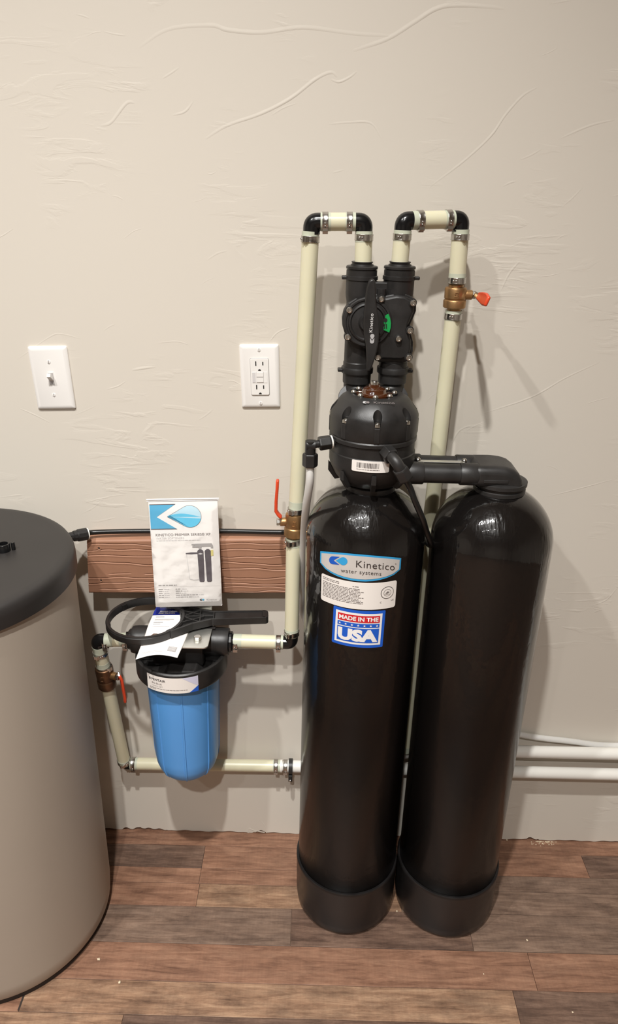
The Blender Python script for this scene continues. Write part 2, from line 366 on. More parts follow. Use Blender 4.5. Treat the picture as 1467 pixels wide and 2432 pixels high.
MT = {
    'wall': wall_material(), 'tank': tank_material(), 'film': clear_film(),
    'white_wall': mat('painted_wall', (0.50, 0.46, 0.41, 1), 0.6), 'ceiling': mat('ceiling_paint', (0.62, 0.60, 0.56, 1), 0.7),
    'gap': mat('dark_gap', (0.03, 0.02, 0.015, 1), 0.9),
    'boot': mat('tank_boot_plastic', (0.010, 0.009, 0.009, 1), 0.34, var=0.2, rvar=0.06),
    'black': mat('black_moulded_plastic', (0.019, 0.0178, 0.0172, 1), 0.42, spec=0.45, var=0.35, vscale=26, bump=0.10, bscale=900, rvar=0.08),
    'black_gloss': mat('glossy_black_plastic', (0.006, 0.006, 0.0065, 1), 0.2, spec=0.5),
    'black_matte': mat('matte_black_lid', (0.024, 0.0212, 0.020, 1), 0.45, spec=0.4, var=0.06, vscale=6),
    'rubber': mat('black_rubber', (0.012, 0.011, 0.011, 1), 0.5, bump=0.2, bscale=300),
    'pipe': mat('pale_poly_pipe', srgb(216, 211, 183), 0.32, spec=0.4, var=0.03, vscale=12, sss=0.25),
    'pipe_end': mat('pale_pipe_over_barb', srgb(192, 196, 176), 0.35, spec=0.4, sss=0.1),
    'pvc': mat('white_pvc', srgb(232, 229, 222), 0.35, spec=0.4),
    'steel': mat('stainless', (0.50, 0.48, 0.45, 1), 0.26, 1.0, rvar=0.08, vscale=80),
    'zinc': mat('zinc_plated', (0.66, 0.65, 0.60, 1), 0.36, 0.85, var=0.14, vscale=22, rvar=0.1),
    'bolt': mat('bolt_steel', (0.62, 0.60, 0.56, 1), 0.24, 1.0),
    'brass': mat('cast_brass', (0.40, 0.235, 0.105, 1), 0.4, 0.85, var=0.15, vscale=40, bump=0.15, bscale=500),
    'brass_dark': mat('tarnished_shaded_brass', (0.15, 0.080, 0.042, 1), 0.36, 0.8, var=0.25, vscale=45, bump=0.15, bscale=500),  # brown tarnish, with the shade on this valve also put into the colour
    'red': mat('red_vinyl_grip', srgb(214, 72, 38), 0.36, spec=0.5),
    'blue': mat('blue_sump_plastic', srgb(88, 156, 224), 0.36, spec=0.5, var=0.03, vscale=8),
    'tan': mat('beige_tank_plastic', (0.405, 0.350, 0.290, 1), 0.5, spec=0.35, var=0.02, vscale=4),
    'amber': mat('amber_plastic', (0.055, 0.015, 0.004, 1), 0.06, spec=0.8, coat=1.0),
    'switch': mat('white_plate', srgb(238, 235, 231), 0.28, spec=0.5),
    'slot': mat('dark_slot', (0.012, 0.009, 0.008, 1), 0.8),
    'tubing': mat('white_drain_tubing', srgb(214, 212, 208), 0.4, spec=0.4, sss=0.2),
    'black_tube': mat('black_tubing', (0.008, 0.008, 0.008, 1), 0.28),
    'paper': mat('paper', srgb(242, 238, 234), 0.6, spec=0.2), 'sticker': mat('white_sticker', srgb(236, 230, 224), 0.35, spec=0.4),
    'foil': mat('brushed_silver_foil', (0.72, 0.69, 0.66, 1), 0.36, 0.3, var=0.06, vscale=30),
    'sky': mat('light_blue_print', srgb(52, 158, 214), 0.4), 'sky_mid': mat('mid_blue_print', srgb(98, 178, 214), 0.4),
    'sky_pale': mat('pale_blue_print', srgb(196, 226, 238), 0.4), 'aqua': mat('aqua_print', srgb(108, 200, 232), 0.4),
    'royal': mat('royal_blue_print', srgb(26, 88, 190), 0.4), 'navy': mat('navy_print', srgb(30, 44, 140), 0.4),
    'usa_blue': mat('sign_blue_print', srgb(20, 90, 198), 0.35), 'usa_red': mat('sign_red_print', srgb(206, 36, 44), 0.35),
    'ink': mat('dark_print', srgb(58, 50, 48), 0.5), 'grey_ink': mat('grey_print', srgb(170, 166, 164), 0.5), 'pale_ink': mat('pale_grey_print', srgb(212, 209, 208), 0.5),
    'mid_ink': mat('mid_grey_print', srgb(118, 110, 108), 0.5), 'tank_ink': mat('tank_grey_print', srgb(98, 92, 96), 0.5),
    'lilac': mat('lilac_print', srgb(206, 206, 226), 0.4), 'yellow_ink': mat('yellow_print', srgb(226, 214, 140), 0.5),
    'white_ink': mat('white_print', srgb(236, 234, 232), 0.4), 'silver_ink': mat('silver_print', srgb(176, 174, 174), 0.4),
    'green': mat('green_indicator', srgb(24, 150, 74), 0.35),
    'board': mat('brown_faux_wood', srgb(160, 117, 93), 0.5, spec=0.35, var=0.09, vscale=14, bump=0.10, bscale=300, stretch=(1, 1, 2)),
    'crumb': mat('plaster_crumb', srgb(214, 196, 168), 0.8),
    'wood_red': wood_floor('floor_red_brown', srgb(92, 64, 50), srgb(134, 98, 78), srgb(162, 124, 100), 0.26),
    'wood_grey': wood_floor('floor_grey_brown', srgb(78, 62, 52), srgb(116, 94, 80), srgb(144, 120, 103), 0.32),
    'wood_tan': wood_floor('floor_tan', srgb(92, 68, 52), srgb(142, 110, 87), srgb(176, 144, 116), 0.42),
    'wood_dark': wood_floor('floor_dark', srgb(66, 50, 42), srgb(104, 81, 68), srgb(134, 108, 92), 0.36),
}

# ------------------------------------------------------------------ the room
X0, X1, Y0 = -2.6, 2.3, -4.2
def wall_bottom(x):
    """ragged lower edge of the plasterboard above the floor"""
    z = 0.0025+0.0012*math.sin(x*61)+0.0008*math.sin(x*173+1)
    for a, b, h in ((-0.437, -0.33, 0.006), (-0.123, -0.092, 0.007), (0.545, 0.575, 0.006), (-0.40, -0.385, 0.004)):
        if a < x < b: z += h*(0.6+0.4*math.sin(x*230))
    return max(z, 0.0008)
bm = bmesh.new()
xs = [X0]+[-0.8+0.004*i for i in range(int(1.9/0.004)+1)]+[X1]
f0 = [bm.verts.new((x, 0, wall_bottom(x))) for x in xs]; f1 = [bm.verts.new((x, 0, CEIL)) for x in xs]
b0 = [bm.verts.new((x, 0.012, wall_bottom(x))) for x in xs]; b1 = [bm.verts.new((x, 0.012, CEIL)) for x in xs]
for i in range(len(xs)-1):
    bm.faces.new((f0[i], f0[i+1], f1[i+1], f1[i])); bm.faces.new((b0[i+1], b0[i], b1[i], b1[i+1])); bm.faces.new((b0[i], b0[i+1], f0[i+1], f0[i]))
wall_back = obj('wall_back', bm, MT['wall'], kind='structure', label='beige hand-trowelled plaster wall behind the tanks')
bm = bmesh.new(); box(bm, ((X0+X1)/2, 0.03, 0.06), (X1-X0, 0.03, 0.12)); obj('sole_plate', bm, MT['gap'], wall_back)
# long trowel ridges that stand proud of the plaster
def ridge(px, w=0.004, h=0.0012):
    P = smooth_path([at(u, v, y=0) for u, v in px], 6); n = len(P); bm = bmesh.new(); rows = []
    for i, p in enumerate(P):
        t = (P[min(i+1, n-1)]-P[max(i-1, 0)]).normalized(); s = Vector((-t.z, 0, t.x))
        k = 0.45*math.sin(PI*min(1, max(0.02, i/(n-1))))**0.6*(0.75+0.5*random.random())
        rows.append([bm.verts.new(p+s*(w*a)+Vector((0, -h*k*b+0.0001*(1-b), 0))) for a, b in ((1.0, 0), (0.35, 0.7), (0, 1), (-0.3, 0))])
    for A, B in zip(rows, rows[1:]):
        for j in range(3): bm.faces.new((A[j], A[j+1], B[j+1], B[j]))
    bmesh.ops.recalc_face_normals(bm, faces=bm.faces)
    for f_ in bm.faces:
        if f_.normal.y > 0: f_.normal_flip()
    obj('trowel_ridge', bm, MT['wall'], wall_back, smooth=179)
for px, w, h in (([(330, 115), (400, 72), (500, 63), (540, 74), (620, 80), (720, 68), (840, 82), (950, 88)], .006, .0010),
              ([(840, 122), (920, 95), (985, 55), (1040, 22), (1100, 15), (1200, 22)], .006, .0013),
              ([(490, 330), (540, 300), (620, 272), (690, 236), (750, 190), (785, 174), (800, 184)], .005, .0014),
              ([(785, 190), (805, 196), (830, 185), (848, 170)], .004, .0010),
              ([(1020, 445), (1100, 385), (1165, 325), (1200, 275), (1240, 230), (1275, 208)], .004, .0010),
              ([(240, 300), (265, 292), (300, 248), (320, 245)], .005, .0010),
              ([(410, 275), (440, 266), (460, 240)], .004, .0008),
              ([(780, 296), (830, 292), (880, 294), (905, 330)], .004, .0006),
              ([(1190, 690), (1210, 650), (1235, 620)], .004, .0009),
              ([(1140, 985), (1260, 945), (1340, 900), (1425, 860)], .0035, .0008),
              ([(1070, 1060), (1090, 1025), (1120, 1010)], .004, .0008),
              ([(1300, 1180), (1380, 1160), (1467, 1136)], .003, .0006),
              ([(315, 880), (340, 876), (370, 872)], .005, .0012), ([(255, 925), (280, 918), (300, 905)], .003, .0007),
              ([(540, 905), (555, 906), (570, 914)], .003, .0007), ([(640, 812), (660, 790), (690, 778)], .003, .0009),
              ([(45, 970), (80, 985), (120, 1005)], .003, .0007), ([(40, 855), (120, 800), (150, 795), (190, 805)], .003, .0006),
              ([(375, 815), (420, 812), (450, 820)], .003, .0006), ([(1330, 330), (1400, 300), (1460, 285)], .004, .0007),
              ([(560, 1150), (600, 1140), (640, 1130)], .003, .0006), ([(200, 1195), (260, 1180), (300, 1175)], .003, .0006),
              ([(1160, 1430), (1190, 1425), (1210, 1405), (1250, 1380)], .004, .0006), ([(1405, 1440), (1440, 1425), (1467, 1395)], .004, .0008),
              ([(590, 1978), (592, 1968), (600, 1972), (628, 1978)], .003, .0012), ([(620, 1950), (628, 1962), (632, 1978)], .002, .0010)):
    ridge(px, w, h)
random.seed(31)      # short shallow knife skips
for k in range(44):
    u, v = random.uniform(-60, 1520), random.uniform(-40, 1250)
    a = random.choice((-25, -30, -18, -35, 10))+random.uniform(-12, 12); l = random.uniform(20, 70)
    ca, sa = math.cos(R(a)), math.sin(R(a))
    ridge([(u, v), (u+l*0.5*ca, v+l*0.5*sa+random.uniform(-5, 5)), (u+l*ca, v+l*sa)], random.uniform(.002, .004), random.uniform(.0002, .0006))
def plain(name, c, s, m):
    bm = bmesh.new(); box(bm, c, s); return obj(name, bm, MT[m], kind='structure')
plain('wall_left', (X0-0.05, Y0/2, CEIL/2), (0.1, -Y0, CEIL), 'white_wall')
plain('wall_right', (X1+0.05, Y0/2, CEIL/2), (0.1, -Y0, CEIL), 'white_wall')
plain('wall_front', ((X0+X1)/2, Y0-0.05, CEIL/2), (X1-X0, 0.1, CEIL), 'white_wall')
plain('ceiling', ((X0+X1)/2, Y0/2, CEIL+0.05), (X1-X0, -Y0+0.02, 0.1), 'ceiling')
bm = bmesh.new(); box(bm, ((X0+X1)/2, Y0/2+0.01, -0.033), (X1-X0, -Y0+0.03, 0.06))
floor = obj('floor', bm, MT['wood_grey'], kind='structure', label='brown weathered wood-look plank floor')
# printed plank strips: y boundaries measured on the floor, x joints where the photo shows them
YB = [0.016, -0.041, -0.103, -0.144, -0.201, -0.286, -0.365, -0.4295]
JT = {0: [(-0.5, 'wood_red'), (0.30, 'wood_red'), (9, 'wood_red')],
      1: [(-0.232, 'wood_dark'), (0.664, 'wood_red'), (9, 'wood_dark')],
      2: [(-0.232, 'wood_red'), (0.25, 'wood_red'), (9, 'wood_grey')],
      3: [(-0.2295, 'wood_red'), (0.22, 'wood_tan'), (9, 'wood_grey')],
      4: [(-0.0203, 'wood_grey'), (0.36, 'wood_dark'), (9, 'wood_grey')],
      5: [(-0.95, 'wood_grey'), (0.47, 'wood_red'), (9, 'wood_red')],
      6: [(-0.530, 'wood_red'), (0.420, 'wood_tan'), (9, 'wood_dark')]}
kinds = ['wood_grey', 'wood_red', 'wood_tan', 'wood_red', 'wood_dark']
y = YB[-1]; i = 7
while y > -1.1:
    w = (0.057, 0.086, 0.079, 0.064)[i % 4]; y -= w; YB.append(y)
    JT[i] = [(-0.7+0.37*(i % 3), kinds[i % 5]), (0.3+0.2*(i % 2), kinds[(i+2) % 5]), (9, kinds[(i+3) % 5])]; i += 1
for r_i in range(len(YB)-1):
    xa = -1.3
    for xe, mk in JT[r_i]:
        xb = min(xe, 1.4)
        if xb <= xa: continue
        g = 0.0004; ya, yb = YB[r_i]-g, YB[r_i+1]+g
        bm = bmesh.new(); dz = random.uniform(-0.0002, 0)
        box(bm, ((xa+xb)/2, (ya+yb)/2, -0.0015+dz), (xb-xa-2*g, ya-yb, 0.003))
        obj('plank', bm, MT[mk], floor, bevel=0.0004)
        xa = xb
# the open joint beside the salt tank
bm = bmesh.new(); box(bm, (-0.5303, -0.3975, 0.0002), (0.0035, 0.06, 0.0006)); obj('open_joint', bm, MT['gap'], floor)
# plaster crumbs
crumbs = [(234, 2280, 5, 'yellowish wood chip lying on the floor by the salt tank'), (284, 2334, 4, 'white plaster crumb lying on the floor by the salt tank'),
          (1203, 1996, 3.5, 'round plaster crumb on the floor by the wall edge'), (1251, 2234, 3.5, 'pale crumb on the floor right of the tank boots'),
          (1359, 2405, 3, 'small white crumb on the dark floor strip'), (1148, 2314, 2.5, 'tiny white crumb on the reddish floor plank'),
          (942, 2165, 3, 'crumb on the floor between the two tank boots')]
for u, v, s, lb in crumbs:
    P = at(u, v, z=0.0); bm = bmesh.new(); bmesh.ops.create_icosphere(bm, subdivisions=1, radius=s*0.0007)
    for q in bm.verts: q.co = Vector((q.co.x*random.uniform(.7, 1.3), q.co.y*random.uniform(.6, 1.2), (q.co.z+s*0.0006)*random.uniform(.5, .8)))
    zmin = min(q.co.z for q in bm.verts)
    for q in bm.verts: q.co += Vector((P.x, P.y, -zmin))
    obj('crumb', bm, MT['crumb'], label=lb, cat='crumb', org=(P.x, P.y, 0), group='crumbs on the floor')
bm = bmesh.new()        # the dusting of plaster at the foot of the wall
for k in range(60):
    P = at(random.gauss(1288, 16), random.gauss(2000, 4), z=0.0); bmesh.ops.create_icosphere(bm, subdivisions=1, radius=random.uniform(.0006, .0016), matrix=Matrix.Translation((P.x, min(P.y, -0.004), 0.0006)))
obj('plaster_dust', bm, MT['crumb'], label='dusting of plaster crumbs at the foot of the wall', cat='plaster dust', kind='stuff')

# ------------------------------------------------------------------ salt (brine) tank
BB, BT = Vector((-0.6294, -0.2203, 0)), Vector((-0.6270, -0.2316, 0.8579))
t = thing('salt_tank', 'large round beige plastic salt tank with a flat black lid', 'tank', BB)
def lean(bm, z1=0.8579):
    for v in bm.verts: v.co += BB+(BT-BB)*(v.co.z/z1)-Vector((0, 0, v.co.z*(BT.z/z1)))
    return bm
bm = bmesh.new(); lathe(bm, [(0, 0.012), (0.200, 0.012), (0.2085, 0.015), (0.2125, 0.022), (0.2145, 0.05), (0.2205, 0.822), (0.2205, 0.83), (0, 0.83)], seg=96)
obj('tank_body', lean(bm), MT['tan'], t, smooth=35)
bm = bmesh.new(); lathe(bm, [(0, 0), (0.2055, 0.0), (0.2055, 0.0125), (0, 0.0125)], seg=72); obj('foot_gap_shade', lean(bm), MT['gap'], t, smooth=35)  # near-black disc painted as the shade in the gap under the tank
bm = bmesh.new(); lathe(bm, [(0, 0.832), (0.2215, 0.832), (0.2215, 0.8182), (0.2258, 0.8182), (0.2256, 0.838), (0.2245, 0.848), (0.221, 0.8545), (0.215, 0.8572), (0.205, 0.8579), (0, 0.8579)], seg=96)
lid = obj('lid', lean(bm), MT['black_matte'], t, smooth=40)
P = at(8, 1298, z=0.866); bm = bmesh.new()
lathe(bm, [(0.0108, 0.857), (0.0108, 0.8705), (0.0100, 0.8715), (0.0082, 0.8715), (0.0078, 0.8705), (0.0078, 0.857)], base=(P.x, P.y, 0), seg=32, loop=True); obj('lid_ring', bm, MT['black_gloss'], lid, smooth=40)
P = at(31, 1295, z=0.866); bm = bmesh.new(); lathe(bm, [(0.0034, 0.857), (0.0034, 0.8712), (0.0028, 0.872), (0, 0.872)], base=(P.x, P.y, 0), seg=20); obj('lid_peg', bm, MT['black_gloss'], lid, smooth=40)
# overflow / brine fitting on the side of the tank
pa, pb = at(160, 1276, y=-0.062), at(206, 1268, y=-0.040)
dv = (pb-pa).normalized()
bm = bmesh.new(); lathe(bm, [(0, -.012), (0.0085, -.012), (0.0085, .010), (0.0105, .012), (0.0105, .018), (0.012, .02), (0.012, (pb-pa).length), (0, (pb-pa).length)], base=pa, axis=dv, seg=10); obj('tube_fitting', bm, MT['rubber'], t, smooth=30)
bm = bmesh.new(); lathe(bm, [(0, 0), (0.0112, 0), (0.0112, .0022), (0, .0022)], base=pb, axis=dv, seg=20); obj('fitting_ring', bm, MT['pvc'], t, smooth=30)
SALT_END = pb

# ------------------------------------------------------------------ mineral tanks
TA = (0.0955, -0.158); TB = (0.3140, -0.159); RT = 0.1035
def mineral_tank(ax, label):
    t = thing('mineral_tank', label, 'tank', (ax[0], ax[1], 0), group='black mineral tanks of the softener')
    prof = [(0.0, 0.03), (0.08, 0.03), (RT, 0.06), (RT, 0.885)]
    for k in range(1, 15):
        a = k/14*R(67.2); prof.append((RT*math.cos(a), 0.885+0.1*math.sin(a)))
    prof += [(0.0402, 0.985), (0, 0.985)]
    bm = bmesh.new(); lathe(bm, prof, base=(ax[0], ax[1], 0), seg=96); obj('shell', bm, MT['tank'], t, smooth=50)
    bm = bmesh.new(); lathe(bm, [(0, 0), (0.092, 0), (0.1005, 0.004), (0.1045, 0.012), (0.1068, 0.03), (0.1075, 0.118), (0.1082, 0.122), (0.1082, 0.128), (0.1070, 0.1295), (0.1036, 0.1295), (0.1036, 0.10), (0, 0.10)], base=(ax[0], ax[1], 0), seg=96)
    obj('boot', bm, MT['boot'], t, smooth=40)
    return t
tank_a = mineral_tank(TA, 'glossy black mineral tank with silver emblem and stickers')
tank_b = mineral_tank(TB, 'glossy black mineral tank without stickers, capped by the elbow of the connector')
# silver emblem
def px_cyl(u, v): return cyl_hit(u, v, TA[0], TA[1], RT)
tl, tr = px_cyl(761, 1309), px_cyl(952, 1325)
thc = (tl[0]+tr[0])/2; w = (tr[0]-tl[0])*RT; z_top = (tl[1]+tr[1])/2
z_bot = px_cyl(864, 1381)[1]-(px_cyl(857, 1316.5)[1]-(tl[1]+tr[1])/2); z_side = px_cyl(762, 1338)[1]
roll = math.atan2(tr[1]-tl[1], w)
hh = z_top-z_bot; hs = z_top-z_side-0.002
z_mid = px_cyl(857, 1316.5)[1]
mp = cyl_map(TA[0], TA[1], RT, thc, z_top, roll, z_mid-z_top, w/2)
def emblem(e):
    o = [(-w/2+e, -e), (w/2-e, -e), (w/2-e, -hs)]
    for k in range(1, 12):
        a = k/12; x = (w/2-e)*(1-2*a); o.append((x, -hs-(hh-hs-e*1.2)*(1-(2*a-1)**2)**0.8))
    o.append((-w/2+e, -hs)); return o
em = shape('emblem', [emblem(0)], mp, 0.0006, MT['sky'], tank_a, 'bright blue rim of the emblem')
shape('emblem_face', [emblem(0.0032)], mp, 0.0010, MT['foil'], em)
def drop_logo(cx, cy, s, mp, h, m1, m2, par, rot=0.0):
    """the two-part mark: a notched lozenge and a drop pointing at it"""
    def tr(pts):
        c, sn = math.cos(rot), math.sin(rot); return [(cx+s*(a*c-b*sn), cy+s*(a*sn+b*c)) for a, b in pts]
    left = [(0.28, 0.5), (-0.6, 0.5)]+[(-0.6-0.48*math.sin(k/8*PI), 0.5*math.cos(k/8*PI)) for k in range(1, 8)]+[(-0.6, -0.5), (0.28, -0.5), (-0.48, 0.0)]
    drop = [(-0.20, 0.0)]+[(0.70+0.5*math.cos(a), 0.5*math.sin(a)) for a in [R(-118+236*k/16) for k in range(17)]]
    shape('logo_lozenge', [tr(left)], mp, h, m1, par); shape('logo_drop', [tr(drop)], mp, h, m2, par)
drop_logo(-w/2+0.036, -0.0145, 0.0145, mp, 0.0014, MT['royal'], MT['sky'], em)
text('lettering', 'Kinetico', mp, 0.0014, MT['ink'], em, width=0.064, cx=w/2-0.044, cy=-0.0175, spacing=1.08)
text('lettering', 'water systems', mp, 0.0014, MT['ink'], em, width=0.066, cx=0.004, cy=-0.0335, spacing=1.12)
text('lettering', '\u00ae', mp, 0.0014, MT['ink'], em, height=0.0025, cx=w/2-0.0105, cy=-0.0115)
# data sticker
tl, br = px_cyl(764, 1360), px_cyl(937, 1440); bl = px_cyl(764, 1424); tr_ = px_cyl(938, 1378)
thc = (tl[0]+br[0])/2; w2 = (br[0]-tl[0])*RT; zt = (tl[1]+tr_[1])/2; h2 = ((tl[1]-bl[1])+(tr_[1]-br[1]))/2
mp2 = cyl_map(TA[0], TA[1], RT, thc, zt-h2/2, math.atan2(tr_[1]-tl[1], w2))
st = shape('data_sticker', [rrect(w2, h2, 0.004)], mp2, 0.0004, MT['sticker'], tank_a, 'white data sticker')
rnd = random.Random(4); L_ = []
ys = [h2/2-0.0052-0.0028*k for k in range(2)]+[h2/2-0.0128-0.0027*k for k in range(11)]
for k, yy in enumerate(ys):
    L_ += word_bars(rnd, -w2/2+0.004, -w2/2+(0.036 if k < 2 else 0.079), yy, 0.0011, 1.0 if k < 2 else rnd.uniform(0.88, 1.0))
L_ += word_bars(rnd, -0.008, 0.002, h2/2-0.0085, 0.0012)
shape('fine_print', L_, mp2, 0.0007, MT['mid_ink'], st)
cxr, cyr = w2/2-0.0165, 0.005
shape('seal', [circle(0.0115, 32, cxr, cyr)], mp2, 0.0007, MT['ink'], st); shape('seal', [circle(0.0105, 32, cxr, cyr)], mp2, 0.0009, MT['sticker'], st)
shape('seal', [circle(0.0066, 28, cxr, cyr)], mp2, 0.0011, MT['mid_ink'], st); shape('seal', [circle(0.0058, 28, cxr, cyr)], mp2, 0.0013, MT['sticker'], st)
shape('seal_mark', [[(cxr-.004, cyr-.001), (cxr, cyr+.003), (cxr+.004, cyr+.001), (cxr, cyr-.001)], rect(cxr-.004, cyr-.003, cxr+.004, cyr-.0022)], mp2, 0.0015, MT['mid_ink'], st)
text('lettering', 'C', mp2, 0.0007, MT['ink'], st, height=0.003, cx=cxr-0.0105, cy=-0.0125)
text('lettering', 'US', mp2, 0.0007, MT['ink'], st, height=0.003, cx=cxr+0.010, cy=-0.0105)
# MADE IN THE USA sticker
tl, tr_ = px_cyl(791, 1437), px_cyl(914, 1449); bl, br = px_cyl(788, 1524), px_cyl(910, 1535)
thc = (tl[0]+tr_[0]+bl[0]+br[0])/4; w3 = (tr_[0]-tl[0])*RT; zt = (tl[1]+tr_[1])/2; zb = (bl[1]+br[1])/2; h3 = zt-zb
mp3 = cyl_map(TA[0], TA[1], RT, thc, (zt+zb)/2, math.atan2(tr_[1]-tl[1], w3))
us = shape('flag_sticker', [rrect(w3, h3, 0.002)], mp3, 0.0002, MT['usa_blue'], tank_a, 'blue, white and red origin sticker')
iw, ih = w3-0.010, h3-0.011
shape('sticker_panel', [rect(-iw/2, -ih/2, iw/2, ih/2)], mp3, 0.0005, MT['white_ink'], us)
pw = iw-0.008; y1 = ih/2-0.004
shape('sticker_panel', [rect(-pw/2, y1-0.0135, pw/2, y1)], mp3, 0.0008, MT['usa_red'], us)
text('lettering', 'MADE IN THE', mp3, 0.0011, MT['white_ink'], us, width=pw-0.005, height=0.0082, cx=0, cy=y1-0.0068, bold=0.035)
y2 = y1-0.0155
shape('sticker_panel', [rect(-pw/2, y2-0.0075, pw/2, y2)], mp3, 0.0008, MT['usa_blue'], us)
stars = []
for k in range(7):
    sx = -pw/2+0.0042+k*(pw-0.0084)/6
    stars.append([(sx+(0.0024 if j % 2 == 0 else 0.0010)*math.sin(j*PI/5), y2-0.0038+(0.0024 if j % 2 == 0 else 0.0010)*math.cos(j*PI/5)) for j in range(10)])
shape('star', stars, mp3, 0.0011, MT['white_ink'], us)
y3 = y2-0.0095
shape('sticker_panel', [rect(-pw/2, -ih/2+0.004, pw/2, y3)], mp3, 0.0008, MT['usa_blue'], us)
text('lettering', 'USA', mp3, 0.0011, MT['white_ink'], us, width=pw-0.003, height=(y3+ih/2-0.004)*0.86, cx=0, cy=(y3-ih/2+0.004)/2, bold=0.06)

# ------------------------------------------------------------------ control valve head on the first tank
HX, HY = 0.0985, -0.158
t = thing('control_valve', 'black ribbed control valve head screwed onto the stickered tank, with an amber cap', 'valve', (HX, HY, 0.975))
prof = [(0, 0.972), (0.041, 0.972), (0.043, 0.976), (0.043, 0.984), (0.038, 0.986), (0.048, 0.990), (0.060, 1.003), (0.0685, 1.020), (0.0705, 1.028), (0.0705, 1.045), (0.069, 1.0465),
        (0.069, 1.064), (0.0714, 1.066), (0.0714, 1.0715), (0.0700, 1.0735), (0.0715, 1.0765), (0.0715, 1.106), (0.0695, 1.112), (0.0545, 1.131), (0.047, 1.1355), (0.036, 1.137), (0.036, 1.134), (0, 1.134)]
bm = bmesh.new(); lathe(bm, prof, base=(HX, HY, 0), seg=96)
body = obj('valve_body', bm, MT['black'], t, smooth=32)
cut = bmesh.new()
for k in range(8):
    a = R(45*k); x, y_ = HX+0.0660*math.sin(a), HY-0.0660*math.cos(a)
    lathe(cut, [(0, 1.1015), (0.0072, 1.1015), (0.0072, 1.15), (0, 1.15)], base=(x, y_, 0), seg=20)
    x2, y2_ = HX+0.074*math.sin(a), HY-0.074*math.cos(a)
cutter = obj('cutter', cut, MT['black'], t)
bo = body.modifiers.new('pockets', 'BOOLEAN'); bo.object = cutter; bo.operation = 'DIFFERENCE'; bo.solver = 'EXACT'
dg = bpy.context.evaluated_depsgraph_get(); dg.update()
me = bpy.data.meshes.new_from_object(body.evaluated_get(dg)); body.modifiers.clear(); body.data = me
bpy.data.objects.remove(cutter)
me.set_sharp_from_angle(angle=R(32))
def bolt_mesh():
    bm = bmesh.new(); lathe(bm, [(0, 0), (0.0050, 0), (0.0050, 0.0035), (0.0044, 0.0046), (0.0028, 0.0050), (0.0026, 0.0036), (0, 0.0034)], seg=20)
    me = bpy.data.meshes.new('bolt'); bm.to_mesh(me); bm.free(); me.materials.append(MT['bolt'])
    for p in me.polygons: p.use_smooth = True
    me.set_sharp_from_angle(angle=R(35)); return me
def dome_mesh():
    bm = bmesh.new(); lathe(bm, [(0, 0), (0.0040, 0), (0.0040, 0.0012), (0.0034, 0.003), (0.0018, 0.0044), (0, 0.0048)], seg=16)
    me = bpy.data.meshes.new('screw'); bm.to_mesh(me); bm.free(); me.materials.append(MT['bolt'])
    for p in me.polygons: p.use_smooth = True
    return me
BOLT, DOME = bolt_mesh(), dome_mesh()
def place(name, me, loc, axis, parent, s=1.0):
    o = bpy.data.objects.new(name, me); COL.objects.link(o); o.parent = parent
    x, y_, d = frame(axis); m = Matrix((x, y_, d)).transposed().to_4x4()
    m.translation = Vector(loc)-ORG[parent]; o.matrix_local = m @ Matrix.Scale(s, 4); ORG[o] = ORG[parent]; return o
for k in range(8):
    a = R(45*k); sa, ca = math.sin(a), math.cos(a)
    place('bolt', BOLT, (HX+0.0668*sa, HY-0.0668*ca, 1.1012), (0, 0, 1), t, 1.15)
    bm = bmesh.new(); ax_ = (Vector((ca, sa, 0)), Vector((-sa, ca, 0)) if False else Vector((sa, -ca, 0)), Vector((0, 0, 1)))
    box(bm, (HX+0.0712*sa, HY-0.0712*ca, 1.0872), (0.009, 0.0022, 0.024), ax_); obj('rib', bm, MT['black'], t, bevel=0.0009)
    bm = bmesh.new(); prism(bm, [(0.050, 0.992), (0.0715, 1.022), (0.0715, 1.006), (0.060, 0.990)], (HX, HY, 0), (sa, -ca, 0), (0, 0, 1), (ca, sa, 0), 0.008)
    bmesh.ops.translate(bm, verts=bm.verts, vec=Vector((ca, sa, 0))*-0.004); obj('gusset', bm, MT['black'], t, bevel=0.001)
# amber cap with its ring of screws
bm = bmesh.new(); lathe(bm, [(0, 1.1345), (0.0285, 1.1345), (0.0285, 1.1370), (0.0215, 1.1380), (0.0195, 1.1395), (0.0180, 1.1445), (0.0140, 1.1470), (0.0095, 1.148), (0.0085, 1.1515), (0, 1.1515)], base=(HX-0.002, HY, 0), seg=32)
obj('amber_cap', bm, MT['amber'], t, smooth=40, label='translucent amber cap')
for k in range(8):
    a = R(45*k+0); place('screw', DOME, (HX-0.002+0.0325*math.sin(a), HY-0.0325*math.cos(a), 1.1368), (0, 0, 1), t, 1.15)
place('screw', BOLT, (HX-0.002, HY, 1.151), (0, 0, 1), t, 1.2)
# moulded name on the shoulder
s_n = Vector((0, -0.0185, 0.015)).normalized()
mpx = plane_map((HX-0.006, HY-0.0505, 1.1345), (1, 0, 0), (0, 0.55, 0.35))
drop_logo(-0.012, 0, 0.0045, mpx, 0.0006, MT['silver_ink'], MT['mid_ink'], t); text('lettering', 'Kinetico', mpx, 0.0006, MT['mid_ink'], t, width=0.032, height=0.0042, cx=0.016, cy=0)
